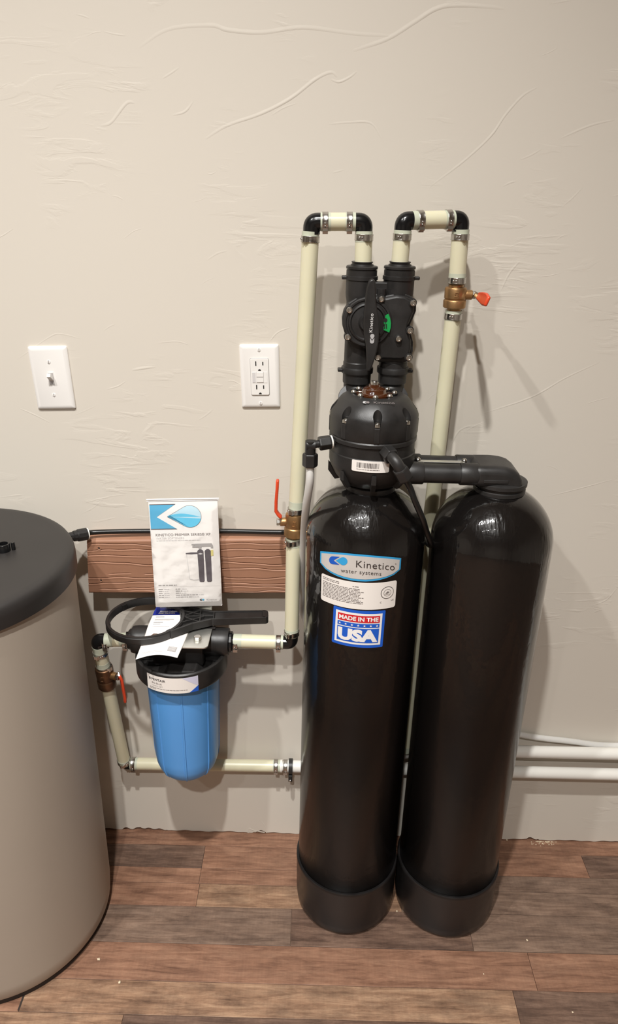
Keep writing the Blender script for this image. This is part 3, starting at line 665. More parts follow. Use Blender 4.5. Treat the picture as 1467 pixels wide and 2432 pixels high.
# barcode label
th_l, z_l = cyl_hit(835, 1106, HX, HY, 0.0712); th_r, z_r = cyl_hit(924, 1106, HX, HY, 0.0712)
mpb = cyl_map(HX, HY, 0.0709, (th_l+th_r)/2, (z_l+z_r)/2, 0); wb = (th_r-th_l)*0.0709
lb = shape('barcode_label', [rrect(wb, 0.0185, 0.002)], mpb, 0.0005, MT['sticker'], t, 'white barcode label')
rnd = random.Random(2); bars = []; x = -wb*0.36
while x < wb*0.22:
    bw = rnd.choice((0.0005, 0.0009, 0.0014)); bars.append(rect(x, -0.0025, x+bw, 0.006)); x += bw+rnd.choice((0.0006, 0.0009, 0.0013))
shape('barcode', bars, mpb, 0.0008, MT['ink'], lb)
shape('fine_print', word_bars(rnd, -wb*0.36, wb*0.24, -0.0052, 0.0008), mpb, 0.0008, MT['mid_ink'], lb)
# drain elbow on the left, nut down
def hexnut(bm, a, b, r, seg=6, lip=0.12):
    a, b = Vector(a), Vector(b); l = (b-a).length
    lathe(bm, [(0, 0), (r*0.93, 0), (r, l*lip), (r, l*(1-lip)), (r*0.93, l), (0, l)], base=a, axis=(b-a), seg=seg)
e0, e1 = at(795, 1048, y=-0.185), at(737, 1057, y=-0.195)
bm = bmesh.new(); tube(bm, [e0+Vector((0.02, 0.008, 0)), e0, e1], 0.0062, 16); tube(bm, [e1+Vector((-0.006, 0, 0)), e1+Vector((0.008, 0, 0))], 0.0088, 20); tube(bm, [e1+Vector((0, 0, 0.007)), e1-Vector((0, 0, 0.02))], 0.0085, 18)
de = obj('drain_elbow', bm, MT['black'], t, smooth=40)
dd = (e1-e0).normalized()
bm = bmesh.new(); hexnut(bm, e0+dd*0.007, e0+dd*0.027, 0.0118); obj('nut', bm, MT['black'], de, bevel=0.0008)
bm = bmesh.new(); lathe(bm, [(0, 0), (0.0105, 0), (0.0105, .0022), (0, .0022)], base=e0+dd*0.0045, axis=dd, seg=20); obj('white_washer', bm, MT['pvc'], de)
bm = bmesh.new(); hexnut(bm, e1-Vector((0, 0, 0.014)), e1-Vector((-0.0005, 0, 0.036)), 0.0128); obj('nut', bm, MT['black'], de, bevel=0.0008)
DRAIN0 = e1-Vector((0, 0, 0.034))
# brine elbow at the front right
k0, k1, k2 = at(917, 1072, y=-0.222), at(941, 1098, y=-0.250), at(957, 1128, y=-0.247)
bm = bmesh.new(); tube(bm, smooth_path([k0+Vector((-0.008, 0.02, 0)), k0, k1, k2], 5), 0.0088, 18)
be = obj('brine_elbow', bm, MT['black'], t, smooth=40)
q = (k1-k0).normalized(); bm = bmesh.new(); hexnut(bm, k0+q*-0.002, k0+q*0.018, 0.0135); obj('nut', bm, MT['black'], be, bevel=0.0008)
q = (k2-k1).normalized(); bm = bmesh.new(); hexnut(bm, k1+q*0.012, k1+q*0.034, 0.0130); obj('nut', bm, MT['black'], be, bevel=0.0008)
BRINE0 = k1+q*0.032; BRINE_D = q

# ------------------------------------------------------------------ twin-tube connector to the second tank
t = thing('tank_connector', 'black twin-tube connector bridging the two tank tops', 'pipe connector', (0.24, -0.158, 0.98))
ZC = 1.0105; yf, yb_ = -0.1785, -0.1375
for nm, yy in (('connector_tube', yf), ('connector_tube', yb_)):
    bm = bmesh.new(); tube(bm, [(0.155, yy, ZC), (0.29, yy, ZC)], 0.0163, 24); obj(nm, bm, MT['black'], t, smooth=40)
    for xa, xb in ((0.150, 0.183), (0.243, 0.272)):
        bm = bmesh.new(); lathe(bm, [(0, 0), (0.0180, 0), (0.0187, 0.0015), (0.0187, xb-xa-0.0015), (0.0180, xb-xa), (0, xb-xa)], base=(xa, yy, ZC), axis=(1, 0, 0), seg=28); obj('collar', bm, MT['black'], t, smooth=40)
bm = bmesh.new(); box(bm, (0.215, -0.158, ZC+0.0135), (0.078, 0.010, 0.0018)); obj('tie_bar', bm, MT['zinc'], t, bevel=0.0005)
for x in (0.176, 0.253): place('screw', DOME, (x, -0.158, ZC+0.0144), (0, 0, 1), t, 1.2)
# elbow block on tank B
bm = bmesh.new()
prism(bm, [(0.262, -0.0172), (0.30, -0.0176), (0.345, -0.030), (0.3465, -0.014), (0.3445, -0.004), (0.3385, 0.0055), (0.329, 0.0125), (0.316, 0.0165), (0.298, 0.0178), (0.262, 0.0172)], (0, -0.196, ZC), (1, 0, 0), (0, 0, 1), (0, 1, 0), 0.076)
el = obj('elbow_body', bm, MT['black'], t, smooth=60); bv = el.modifiers.new('round', 'BEVEL'); bv.width = 0.0150; bv.segments = 6; bv.limit_method = 'ANGLE'; bv.angle_limit = R(50)
bm = bmesh.new(); box(bm, (0.300, -0.196, ZC-0.006), (0.040, 0.002, 0.006)); obj('moulded_bar', bm, MT['black'], el, bevel=0.001)
bm = bmesh.new(); lathe(bm, [(0, 0.974), (0.0405, 0.974), (0.043, 0.977), (0.043, 0.983), (0.040, 0.985), (0.040, 0.988), (0.0445, 0.990), (0.0445, 0.996), (0.038, 0.9985), (0, 0.9985)], base=(0.3165, -0.159, 0), seg=48)
obj('neck_ring', bm, MT['black'], t, smooth=35)

# ------------------------------------------------------------------ bypass valve behind the head
YBP = -0.085
t = thing('bypass_valve', 'black two-port bypass valve with a long lettered lever and green indicator', 'valve', (0.10, YBP, 1.14))
def barrel(pt, pb, out):
    A, B = at(*pb, y=YBP), at(*pt, y=YBP); Lb = (B-A).length; d = (B-A).normalized(); h = lambda v: (pb[1]-v)/(pb[1]-pt[1])*Lb
    P = [(0, h(912)), (0.0205, h(912)), (0.0235, h(906)), (0.0238, h(883)), (0.0265, h(882)), (0.0268, h(880)), (0.0268, h(870)), (0.0262, h(868)), (0.0238, h(867)), (0.0238, h(856)), (0.0228, h(854)), (0.0226, h(712)),
         (0.0242, h(700)), (0.0246, h(692)), (0.0246, h(662)), (0.0262, h(661)), (0.0262, h(653)), (0.0246, h(652)), (0.0246, h(640)), (0.0232, h(639.5)), (0.0232, h(638)), (0.0252, h(637)), (0.0252, h(632)), (0.0240, h(630.5)),
         (0.0185, h(630)), (0.0180, h(627)), (0.0160, h(626.5)), (0.0160, h(624)), (0.0170, h(623.5)), (0.0170, h(621)), (0.0142, h(621)), (0, h(622))]
    bm = bmesh.new(); lathe(bm, P, base=A, axis=d, seg=40)
    b = obj('port_barrel', bm, MT['black'], t, smooth=35)
    for v in (657, 876):
        c = A+d*h(v)+Vector((out*0.0275, -0.002, 0)); bm = bmesh.new(); box(bm, c, (0.011, 0.014, 0.0055)); obj('clip_tab', bm, MT['black'], b, bevel=0.0015)
    return A, B, d
LA, LBt, ld = barrel((862, 621), (846, 912), -1)
RA, RBt, rd_ = barrel((949, 621), (930, 912), 1)
for A, sx in ((LA, 1), (RA, -1)):     # elbows down into the back of the head, with a thick tilted flange
    bm = bmesh.new(); p = [A+Vector((0, 0, 0.012)), A+Vector((0, 0, -0.006)), A+Vector((0.003*sx, -0.012, -0.022)), A+Vector((0.010*sx, -0.045, -0.042))]
    tube(bm, smooth_path(p, 5), 0.0215, 28); nb = obj('outlet_bend', bm, MT['black'], t, smooth=50)
    ax_ = Vector((-0.12*sx, -0.86, 0.5)).normalized(); c = at(838 if sx > 0 else 934, 946, y=-0.104)
    bm = bmesh.new(); lathe(bm, [(0, -.003), (0.0245, -.003), (0.0253, -.002), (0.0253, .002), (0.0245, .003), (0, .003)], base=c, axis=ax_, seg=40); obj('flange', bm, MT['black'], nb, smooth=35)
def zp(x, y): return (780+x/6.1125, 600+y/6.1125)        # coordinates read from an enlarged view of the valve
OUT = [(290, 730), (400, 655), (540, 610), (700, 600), (830, 625), (1000, 590), (1130, 600), (1220, 650), (1275, 740), (1270, 850), (1225, 960), (1180, 1060), (1170, 1130), (1200, 1200), (1228, 1300), (1225, 1430), (1195, 1560), (1080, 1600),
       (720, 1590), (590, 1420), (430, 1350), (300, 1300), (235, 1180), (200, 1060), (195, 950), (222, 840)]
def px_prism(pts, y0, y1, k=1.0):
    P = [at(*zp(*q), y=y0) for q in pts]; n = len(P); c = sum(P, Vector())/n
    bm = bmesh.new(); A = [bm.verts.new(c+(p-c)*k) for p in P]; B = [bm.verts.new(v.co+Vector((0, y1-y0, 0))) for v in A]
    bm.faces.new(A); bm.faces.new(B[::-1])
    for i in range(n): bm.faces.new((A[i], A[(i+1) % n], B[(i+1) % n], B[i]))
    bmesh.ops.recalc_face_normals(bm, faces=bm.faces); return bm
obj('back_plate', px_prism(OUT, -0.108, -0.088), MT['black'], t, bevel=0.002)
front = obj('front_cover', px_prism(OUT, -0.1165, -0.107, 0.93), MT['black'], t, bevel=0.004, smooth=30)
bm = bmesh.new(); box(bm, at(903, 684, y=-0.09), (0.022, 0.022, 0.020)); obj('port_web', bm, MT['black'], t, bevel=0.002)
pc = at(905, 700, y=-0.105); bm = bmesh.new(); tube(bm, [pc+Vector((0, 0, 0.009)), pc-Vector((0, 0, 0.004))], 0.0075, 20); obj('bolt_boss', bm, MT['black'], t, smooth=40)
RC = at(*zp(565, 1010), y=-0.117)
bm = bmesh.new(); lathe(bm, [(0, 0), (0.0385, 0), (0.0385, 0.002), (0.037, 0.0035), (0.0345, 0.0035), (0.0335, 0.002), (0.031, 0.002), (0.030, 0.0045), (0.0275, 0.0055), (0.0262, 0.004), (0.0255, 0.0035), (0.015, 0.005), (0.012, 0.011), (0, 0.011)], base=RC, axis=(0, -1, 0), seg=56)
obj('rotor', bm, MT['black'], t, smooth=35)
for u, v in ((830, 736), (905, 710), (980, 719), (826, 800), (973, 785), (946, 804), (970, 849), (897, 848)):
    p = at(u, v, y=-0.1185); bm = bmesh.new(); tube(bm, [p+Vector((0, 0.012, 0)), p+Vector((0, 0.0005, 0))], 0.0066, 18); obj('bolt_boss', bm, MT['black'], t, smooth=40)
    place('bolt', BOLT, p, (0, -1, 0), t, 1.0)
HAND = [(585, 425), (610, 392), (650, 385), (682, 420), (690, 560), (692, 720), (712, 850), (740, 980), (742, 1100), (728, 1300), (690, 1480), (640, 1640), (600, 1725), (556, 1725), (555, 1550), (545, 1350), (517, 1200), (505, 1050), (515, 900), (530, 760), (545, 600), (562, 500)]
hd = obj('lever', px_prism(HAND, -0.143, -0.127), MT['black'], t, bevel=0.0035, smooth=40)
mpl = plane_map(at(881.3, 767, y=-0.1434), (1, 0, 0), (0, 0, 1))
text('lettering', 'Kinetico', mpl, 0.0004, MT['white_ink'], hd, width=0.0285, height=0.0052, rot=R(90), spacing=1.05)
mpl2 = plane_map(at(883.3, 805, y=-0.1434), (1, 0, 0), (0, 0, 1)); drop_logo(0, 0, 0.0066, mpl2, 0.0004, MT['silver_ink'], MT['silver_ink'], hd, rot=R(90))
GRN = [(826, 908), (868, 888), (893, 950), (905, 1020), (901, 1090), (880, 1160), (790, 1118), (806, 1060), (800, 1000)]
def px_shape(name, polys, y, m, par, label=None):
    bm = bmesh.new()
    for q in polys: bm.faces.new([bm.verts.new(at(*zp(*a), y=y)) for a in q])
    bmesh.ops.recalc_face_normals(bm, faces=bm.faces)
    for f_ in bm.faces:
        if f_.normal.y > 0: f_.normal_flip()
    return obj(name, bm, m, par, label=label)
gs = px_shape('position_indicator', [GRN], -0.1222, MT['green'], t, 'green position indicator')
px_shape('indicator_symbol', [circle(30, 16, 824, 980), rect(806, 1035, 818, 1105), rect(832, 1035, 846, 1105)], -0.1226, MT['slot'], gs)

# ------------------------------------------------------------------ pipes, elbows, clamps
PR = 0.0136
def pipe(a, b, label, ends=(True, True), cat='pipe', group='pale yellow water pipes', name='water_pipe', r=PR, m='pipe', elen=0.0150, ext=0.004):
    a, b = Vector(a), Vector(b); d = (b-a).normalized()
    bm = bmesh.new(); tube(bm, [a, a+d*0.003, b-d*0.003, b], r, 28)
    o = obj(name, bm, MT[m], smooth=40, label=label, cat=cat, group=group, org=a)
    for on, p, s in ((ends[0], a, 1), (ends[1], b, -1)):
        if on:
            bm = bmesh.new(); tube(bm, [p-d*0.0008*s, p+d*elen*s], r+0.00025, 28); obj('pipe_end', bm, MT['pipe_end'], o, smooth=40, label='greyish pipe end over the fitting')
    return o
def elbow(corner, d1, d2, label, l1=0.020, l2=0.020, r=0.0134, group='black pipe elbows', m='black_gloss', rb=0.009):
    c, d1, d2 = Vector(corner), Vector(d1).normalized(), Vector(d2).normalized()
    pts = [c+d1*l1]
    for k in range(9):
        q = k/8; p0, p1, p2 = c+d1*rb, c, c+d2*rb
        pts.append(p0*(1-q)**2+p1*2*q*(1-q)+p2*q*q)
    pts.append(c+d2*l2)
    bm = bmesh.new(); tube(bm, pts, r, 28)
    return obj('pipe_elbow', bm, MT[m], smooth=50, label=label, cat='pipe elbow', group=group, org=c)
# clamp prototype, axis z, ear towards -y
def make_clamp():
    t = thing('hose_clamp', 'x', 'clamp'); r = PR+0.0004; w_ = 0.0092
    bm = bmesh.new(); lathe(bm, [(r-0.0006, -w_/2), (r+0.0008, -w_/2), (r+0.0010, -w_/2+0.0006), (r+0.0007, -w_/2+0.0016), (r+0.0007, w_/2-0.0016), (r+0.0010, w_/2-0.0006), (r+0.0008, w_/2), (r-0.0006, w_/2)], seg=36, loop=True)
    obj('band', bm, MT['steel'], t, smooth=35)
    bm = bmesh.new(); prof = [(-.0068, .0), (-.0050, .0012), (-.0042, .0040), (-.0020, .0052), (.0000, .0034), (.0020, .0052), (.0042, .0040), (.0050, .0012), (.0068, .0), (.004, -.0008), (-.004, -.0008)]
    prism(bm, prof, (0, -r, -w_/2+0.0004), (1, 0, 0), (0, -1, 0), (0, 0, 1), w_-0.0008); obj('ear', bm, MT['steel'], t, smooth=50)
    for a in (34, 50):
        bm = bmesh.new(); d = Vector((-math.sin(R(a)), -math.cos(R(a)), 0)); lathe(bm, [(0, 0), (0.0017, 0), (0.0015, .001), (.0006, .0016), (0, .0017)], base=d*(r+0.0005), axis=d, seg=10); obj('lock_stud', bm, MT['steel'], t, smooth=60)
    return t
proto = make_clamp(); proto_used = [False]
def clamp(c, axis, ear, label):
    if not proto_used[0]: o = proto; proto_used[0] = True
    else:
        o = proto.copy(); COL.objects.link(o)
        for ch in proto.children:
            q = ch.copy(); COL.objects.link(q); q.parent = o
    z = Vector(axis).normalized(); e = Vector(ear); e = (e-z*e.dot(z)).normalized(); x = (-e).cross(z)
    m = Matrix((x, -e, z)).transposed().to_4x4(); m.translation = Vector(c); o.matrix_world = m
    o['label'] = label; o['group'] = 'steel ear clamps on the pipes'; return o
UP, RT_, FR = Vector((0, 0, 1)), Vector((1, 0, 0)), Vector((0, -1, 0))
EV, EH = Vector((0.35, -1, 0)), Vector((0, -0.55, -0.85))
YL = -0.083
# left loop: riser -> bypass
c1, c2 = at(740, 527, y=YL), at(865, 527, y=YL)
elbow(c1, -UP, c2-c1, 'black elbow at the top of the long riser beside the outlet', 0.018, 0.018)
elbow(c2, c1-c2, -UP, 'black elbow above the lever-side port of the bypass valve', 0.018, 0.018)
hx = (c2-c1).normalized()
pipe(c1+hx*0.0145, c2-hx*0.0145, 'short level pipe joining the riser to the lever side of the bypass valve')
clamp(at(772, 527, y=YL), hx, EH, 'ear clamp on the short level pipe beside the riser elbow')
clamp(at(829.5, 527, y=YL), hx, EH, 'ear clamp on the short level pipe above the bypass lever')
s_t, s_b = at(864, 551, y=YL), at(862, 624, y=YBP)
pipe(s_t, s_b, 'short upright pipe entering the lever-side port of the bypass valve', (True, False))
clamp(at(864, 563.5, y=YL), UP, EV, 'ear clamp on the upright stub over the bypass lever')
r_t, v_t = at(737.5, 551, y=YL), at(703, 1207, y=-0.093)
rv = (r_t-v_t).normalized()
pipe(r_t, v_t, 'long pale riser pipe left of the bypass valve')
clamp(r_t-rv*0.0105, rv, Vector((-0.6, -1, 0)), 'ear clamp at the top of the long riser')
# right loop
YR = -0.062
c3, c4 = at(957.5, 524, y=-0.084), at(1095, 521, y=YR)
elbow(c3, -UP, c4-c3, 'black elbow above the right port of the bypass valve', 0.018, 0.018)
elbow(c4, c3-c4, -UP, 'black elbow above the pipe with the orange-handled brass valve', 0.018, 0.018)
hx2 = (c4-c3).normalized()
pipe(c3+hx2*0.0145, c4-hx2*0.0145, 'short level pipe between the two right-hand top elbows')
clamp(at(996, 523, y=-0.078), hx2, EH, 'ear clamp on the level pipe above the right bypass port')
clamp(at(1063.5, 521.5, y=-0.067), hx2, EH, 'ear clamp on the level pipe over the orange-handled valve')
pipe(at(956, 548, y=-0.084), at(949, 624, y=YBP), 'short upright pipe entering the right port of the bypass valve', (True, False))
clamp(at(954.8, 562, y=-0.084), UP, EV, 'ear clamp on the upright stub of the right bypass port')
a_, b_ = at(1093.5, 546, y=YR), at(1084, 672, y=YR); av = (a_-b_).normalized()
pipe(a_, b_, 'short upright pipe between top elbow and orange-handled brass valve')
clamp(a_-av*0.0105, av, EV, 'ear clamp below the top elbow over the orange-handled valve')
clamp(at(1084.5, 665.5, y=YR), av, EV, 'ear clamp just above the orange-handled brass valve')
c_, d_ = at(1077, 738, y=YR), Vector((0.2185, YR+0.01, 0.317)); dv2 = (c_-d_).normalized()
pipe(c_, d_, 'long pale pipe running down behind the tanks from the orange-handled valve')
clamp(c_-dv2*0.0085, dv2, EV, 'ear clamp just below the orange-handled brass valve')

def bar(bm, pts, w, th, wd):
    """flat lever swept along pts, width w along wd, thickness th"""
    pts = [Vector(p) for p in pts]; n = len(pts); rows = []
    for i, p in enumerate(pts):
        tg = (pts[min(i+1, n-1)]-pts[max(i-1, 0)]).normalized(); W = Vector(wd); W = (W-tg*W.dot(tg)).normalized(); N = tg.cross(W)
        k = w[i] if isinstance(w, (list, tuple)) else w
        rows.append([bm.verts.new(p+W*(a*k/2)+N*(b*th/2)) for a, b in ((-1, -1), (1, -1), (1, 1), (-1, 1))])
    for A, B in zip(rows, rows[1:]):
        for j in range(4): bm.faces.new((A[j], A[(j+1) % 4], B[(j+1) % 4], B[j]))
    bm.faces.new(rows[0][::-1]); bm.faces.new(rows[-1])
    bmesh.ops.recalc_face_normals(bm, faces=bm.faces); return bm
def ball_valve(top, bot, stem, shank, grip, gw, wd, label, group='brass ball valves', bmat='brass'):
    top, bot = Vector(top), Vector(bot); d = (top-bot).normalized(); Lv = (top-bot).length; c = (top+bot)/2
    t = thing('ball_valve', label, 'valve', bot, group); f = lambda q: q*Lv
    bm = bmesh.new(); lathe(bm, [(0, 0), (0.0112, 0), (0.0112, f(.10)), (0.0165, f(.12)), (0.0185, f(.16)), (0.0187, f(.40)), (0.0180, f(.43)), (0.0168, f(.45)), (0.0168, f(.47)), (0.0178, f(.50)), (0.0180, f(.84)), (0.0168, f(.90)), (0.0118, f(.93)), (0.0118, f(1)), (0, f(1))], base=bot, axis=d, seg=36)
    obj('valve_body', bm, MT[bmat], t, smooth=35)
    sd = Vector(stem).normalized(); s0 = c+d*f(.13)
    bm = bmesh.new(); lathe(bm, [(0, 0), (0.0085, 0.012), (0.0078, 0.020), (0.0078, 0.027), (0, 0.027)], base=s0, axis=sd, seg=20); st = obj('stem', bm, MT['brass'], t, smooth=40)
    bm = bmesh.new(); hexnut(bm, s0+sd*0.0275, s0+sd*0.0335, 0.0068); obj('nut', bm, MT['bolt'], st, bevel=0.0005)
    bm = bmesh.new(); bar(bm, [s0+sd*0.0285]+[Vector(p) for p in shank], 0.009, 0.0022, wd); obj('lever', bm, MT['bolt'], t, bevel=0.0006)
    bm = bmesh.new(); bar(bm, grip, gw, 0.0056, wd); obj('grip', bm, MT['red'], t, bevel=0.0022, smooth=50, label='orange-red grip')
    # cast marks standing proud on the front
    th = math.atan2(0, 1); fx = Vector((0, -1, 0)); fx = (fx-d*fx.dot(d)).normalized(); sx = d.cross(fx)
    bm = bmesh.new()
    for i, (a, b, wq, hq) in enumerate(((-.003, .2, .0012, .005), (-.0005, .23, .005, .0011), (.002, .2, .0012, .006), (-.002, .08, .005, .0011), (.003, .08, .0012, .005))):
        box(bm, bot+d*f(.5+b)+sx*a+fx*0.0180, (wq, 0.0014, hq), (sx, fx, d))
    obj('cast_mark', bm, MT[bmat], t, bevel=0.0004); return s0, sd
# orange-handled valve on the right pipe: lever points out of the wall
vt, vb = at(1083, 676, y=YR), at(1077, 739, y=YR)
ball_valve(vt, vb, (1, 0.02, 0), [at(1129, 700, y=YR-0.012), at(1134, 703, y=YR-0.024)],
           [at(1136, 703, y=YR-0.026), at(1143, 706, y=YR-0.050), at(1151, 711, y=YR-0.075), at(1157, 716, y=YR-0.100)], [0.012, 0.0165, 0.0195, 0.015], (0.35, 0, 1), 'brass ball valve with orange lever pointing out of the wall, right of the bypass valve')
# riser valve: lever points up
vt2, vb2 = at(701.5, 1213, y=-0.0935), at(697, 1281, y=-0.0955)
yv = -0.100
ball_valve(vt2, vb2, (-1, -0.12, 0), [at(667, 1236, y=yv), at(668, 1228, y=yv)],
           [at(668, 1229, y=yv), at(661, 1222, y=yv), at(655, 1213, y=yv), at(655.5, 1190, y=yv), at(658, 1160, y=yv), at(659, 1139, y=yv)], 0.0125, (0, 1, 0.0), 'brass ball valve with upright red lever on the riser beside the wooden board')
clamp(at(702, 1211.5, y=-0.0935), rv, Vector((-0.6, -1, 0)), 'ear clamp just above the brass valve with upright lever')
lo_t, lo_b = at(696.5, 1278, y=-0.0955), at(692, 1508, y=-0.106); lv = (lo_t-lo_b).normalized()
pipe(lo_t, lo_b, 'pale pipe from the upright-lever valve down to the filter outlet elbow')
clamp(at(695, 1285.5, y=-0.096), lv, Vector((-0.5, -1, 0)), 'ear clamp just below the brass valve with upright lever')
clamp(at(692.5, 1502, y=-0.106), lv, Vector((-0.4, -1, 0)), 'ear clamp above the elbow at the filter outlet')
# ------------------------------------------------------------------ the filter line
FX, FY, FZ = -0.2478, -0.105, 0.6225
co = at(691, 1526, y=-0.107)
elbow(co, UP, -RT_, 'black elbow at the end of the filter outlet pipe', 0.016, 0.020)
po = Vector((FX+0.104, -0.106, co.z))
pipe(co-RT_*0.016, po, 'short level pipe from the blue filter outlet to the riser elbow')
clamp(at(661, 1526, y=-0.107), RT_, EH, 'ear clamp on the filter outlet pipe beside the riser elbow')
clamp(at(559.5, 1526, y=-0.106), RT_, EH, 'ear clamp on the filter outlet pipe beside the filter head')
ci = at(232, 1520, y=-0.109)
pi_ = Vector((FX-0.104, -0.106, ci.z+0.001))
bq = at(297, 1819, y=-0.032)
dn = (bq-ci).normalized()
elbow(ci, RT_, dn, 'black elbow at the filter inlet beside the salt tank', 0.020, 0.018)
pipe(ci+RT_*0.015, pi_, 'short level pipe entering the blue filter beside the salt tank')
clamp(at(252, 1523, y=-0.108), RT_, EH, 'ear clamp beside the filter inlet elbow')
clamp(at(299, 1523, y=-0.106), RT_, EH, 'ear clamp on the filter inlet under the wrench ring')
def along(v):       # point on the sloping drop pipe at picture height v
    lo, hi = 0.0, 1.0
    for _ in range(40):
        m_ = (lo+hi)/2; P = ci+(bq-ci)*m_; q = P-CAM; vv = CY+F_PX*q.dot(c_d)/q.dot(c_f)
        lo, hi = (m_, hi) if vv < v else (lo, m_)
    return ci+(bq-ci)*lo
pipe(ci+dn*0.014, along(1582), 'short sloping pipe between filter inlet elbow and tarnished brass valve', (True, True))
clamp(along(1549), dn, Vector((-0.3, -1, 0.2)), 'ear clamp below the filter inlet elbow on the sloping pipe')
vt3, vb3 = along(1578), along(1636)
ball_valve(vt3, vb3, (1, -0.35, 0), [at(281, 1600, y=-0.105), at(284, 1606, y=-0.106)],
           [at(283, 1604, y=-0.106), at(288, 1613, y=-0.106), at(292, 1635, y=-0.104), at(296, 1656, y=-0.103), at(297, 1668, y=-0.103)], [0.009, 0.0115, 0.0105, 0.0100, 0.008], (0.6, -1, 0.0), 'tarnished, shade-darkened brass ball valve with red lever hanging down, beside the salt tank', bmat='brass_dark')
clamp(along(1583), dn, Vector((0.9, -0.4, 0)), 'ear clamp just above the tarnished brass valve')
clamp(along(1626), dn, Vector((-0.95, -0.3, 0)), 'ear clamp just below the tarnished brass valve')
pipe(along(1630), bq-dn*0.013, 'sloping pale pipe from the tarnished valve down to the wall', (False, True))
clamp(bq-dn*0.020, dn, Vector((0, -1, 0.2)), 'ear clamp at the foot of the sloping pipe')
ZP = 0.2385; YP = -0.027
bq2 = Vector((bq.x, YP-0.003, ZP-0.001))
elbow(bq2, -dn, RT_, 'black elbow at the foot of the sloping pipe', 0.016, 0.018)
xe = at(664, 1821, y=YP).x
pipe((bq2.x+0.014, YP-0.003, ZP-0.001), (xe, YP, ZP), 'long level pale pipe low on the wall behind the blue filter')
clamp((at(319, 1819, y=YP).x, YP-0.003, ZP-0.001), RT_, EH, 'ear clamp at the salt tank end of the low level pipe')
clamp((at(655, 1821, y=YP).x, YP, ZP), RT_, EH, 'ear clamp before the white coupling on the low pipe')
clamp((at(677.5, 1821, y=YP).x, YP, ZP), RT_, EH, 'ear clamp between the white coupling and the black pipe clip')
x_c = at(667, 1821, y=YP).x
bm = bmesh.new(); lathe(bm, [(0, -.008), (0.0110, -.008), (0.0110, -.0025), (0.0140, -.0025), (0.0140, .0025), (0.0110, .0025), (0.0110, .008), (0, .008)], base=(x_c+0.0005, YP, ZP), axis=(1, 0, 0), seg=28)
obj('pipe_coupling', bm, MT['pvc'], smooth=35, label='white ring coupling between two clamps on the low pipe', cat='coupling', org=(x_c, YP, ZP))
# black pipe clip
xk = at(690, 1821, y=YP).x
t = thing('pipe_clip', 'black plastic pipe clip with a screw tab, holding the low white pipe', 'pipe clip', (xk, YP, ZP))
bm = bmesh.new(); lathe(bm, [(0.0134, -.0045), (0.0172, -.0045), (0.0172, .0045), (0.0134, .0045)], base=(xk, YP, ZP), axis=(1, 0, 0), seg=32, loop=True); obj('clip_ring', bm, MT['black'], t, smooth=35)
bm = bmesh.new(); box(bm, (xk, YP-0.009, ZP-0.024), (0.009, 0.012, 0.018)); obj('screw_tab', bm, MT['black'], t, bevel=0.0015)
place('screw', DOME, (xk, YP-0.0155, ZP-0.0265), (0, -1, -0.2), t, 0.8)
# white PVC lines
XE = 2.25
pipe((xk-0.016, YP, ZP), (XE, YP+0.003, ZP), 'lower white pipe running along the wall behind both tanks', (False, False), group='white wall pipes', name='wall_pipe', r=0.0134, m='pvc')
zu = 0.298
pipe((0.236, YP, zu), (XE, YP+0.003, zu), 'upper white pipe along the wall right of the tanks', (False, False), group='white wall pipes', name='wall_pipe', r=0.0134, m='pvc')
elbow((0.2185, YP-0.012, zu), (0, -0.35, 1), (1, 0.4, 0), 'white elbow behind the tanks at the start of the upper wall pipe', 0.028, 0.03, r=0.0148, group=None, m='pvc')

# ------------------------------------------------------------------ mounting board with carved grain
q_tl, q_tr, q_bl, q_br = at(206, 1283, y=-0.036), at(683, 1279.5, y=-0.036), at(211, 1410, y=-0.036), at(683, 1411, y=-0.036)
def bpt(s, tt): return (q_tl*(1-s)+q_tr*s)*(1-tt)+(q_bl*(1-s)+q_br*s)*tt
rnd = random.Random(11)
LINES = [(0.09, 0, 1, .8), (0.19, 0, .55, .9), (0.20, .6, 1, .9), (0.29, 0, .42, 1), (0.31, .56, 1, .9), (0.43, 0, 1, 1.3), (0.54, .60, 1, 1), (0.60, .10, .22, 1.2), (0.62, .28, .40, 1), (0.70, 0, 1, 1.1), (0.79, 0, .50, .9), (0.80, .62, 1, .9), (0.87, .55, 1, .8), (0.90, .05, .5, .7), (0.955, .2, 1, .6)]
LN = [(t0, a, b, k, [(rnd.uniform(7, 14), rnd.uniform(0, 6.28), rnd.uniform(.012, .022)*(1.7 if t0 == 0.43 else 1)), (rnd.uniform(22, 48), rnd.uniform(0, 6.28), rnd.uniform(.004, .009))]) for t0, a, b, k in LINES]
def relief(s, tt):
    h = 0.0
    for t0, a, b, k, wv in LN:
        if s < a or s > b: continue
        fade = min(1, (s-a)/0.02 if a > 0 else 1, (b-s)/0.02 if b < 1 else 1)
        tc_ = t0+sum(A*math.sin(F*s+p) for F, p, A in wv); d = (tt-tc_)*0.128
        if -0.006 < d < 0.003: h += -k*fade*0.0022*math.exp(-(d/0.0007)**2)
        if 0 < d < 0.006: h += k*fade*0.00045*math.exp(-((d-0.0022)/0.0020)**2)
    return h
SX = 1.06; NX, NZ = 300, 250; bm = bmesh.new(); G = []
for j in range(NZ+1):
    tt = j/NZ; row = []
    for i in range(NX+1):
        s = i/NX*SX; p = bpt(s, tt); ed = min(tt, 1-tt)*0.128
        p.y += -relief(min(s, 1), tt)+(0.004*(1-ed/0.005)**2 if ed < 0.005 else 0); row.append(bm.verts.new(p))
    G.append(row)
for j in range(NZ):
    for i in range(NX): bm.faces.new((G[j][i], G[j+1][i], G[j+1][i+1], G[j][i+1]))
bt = [[bm.verts.new((v.co.x, -0.0005, v.co.z)) for v in r] for r in (G[0], G[-1])]
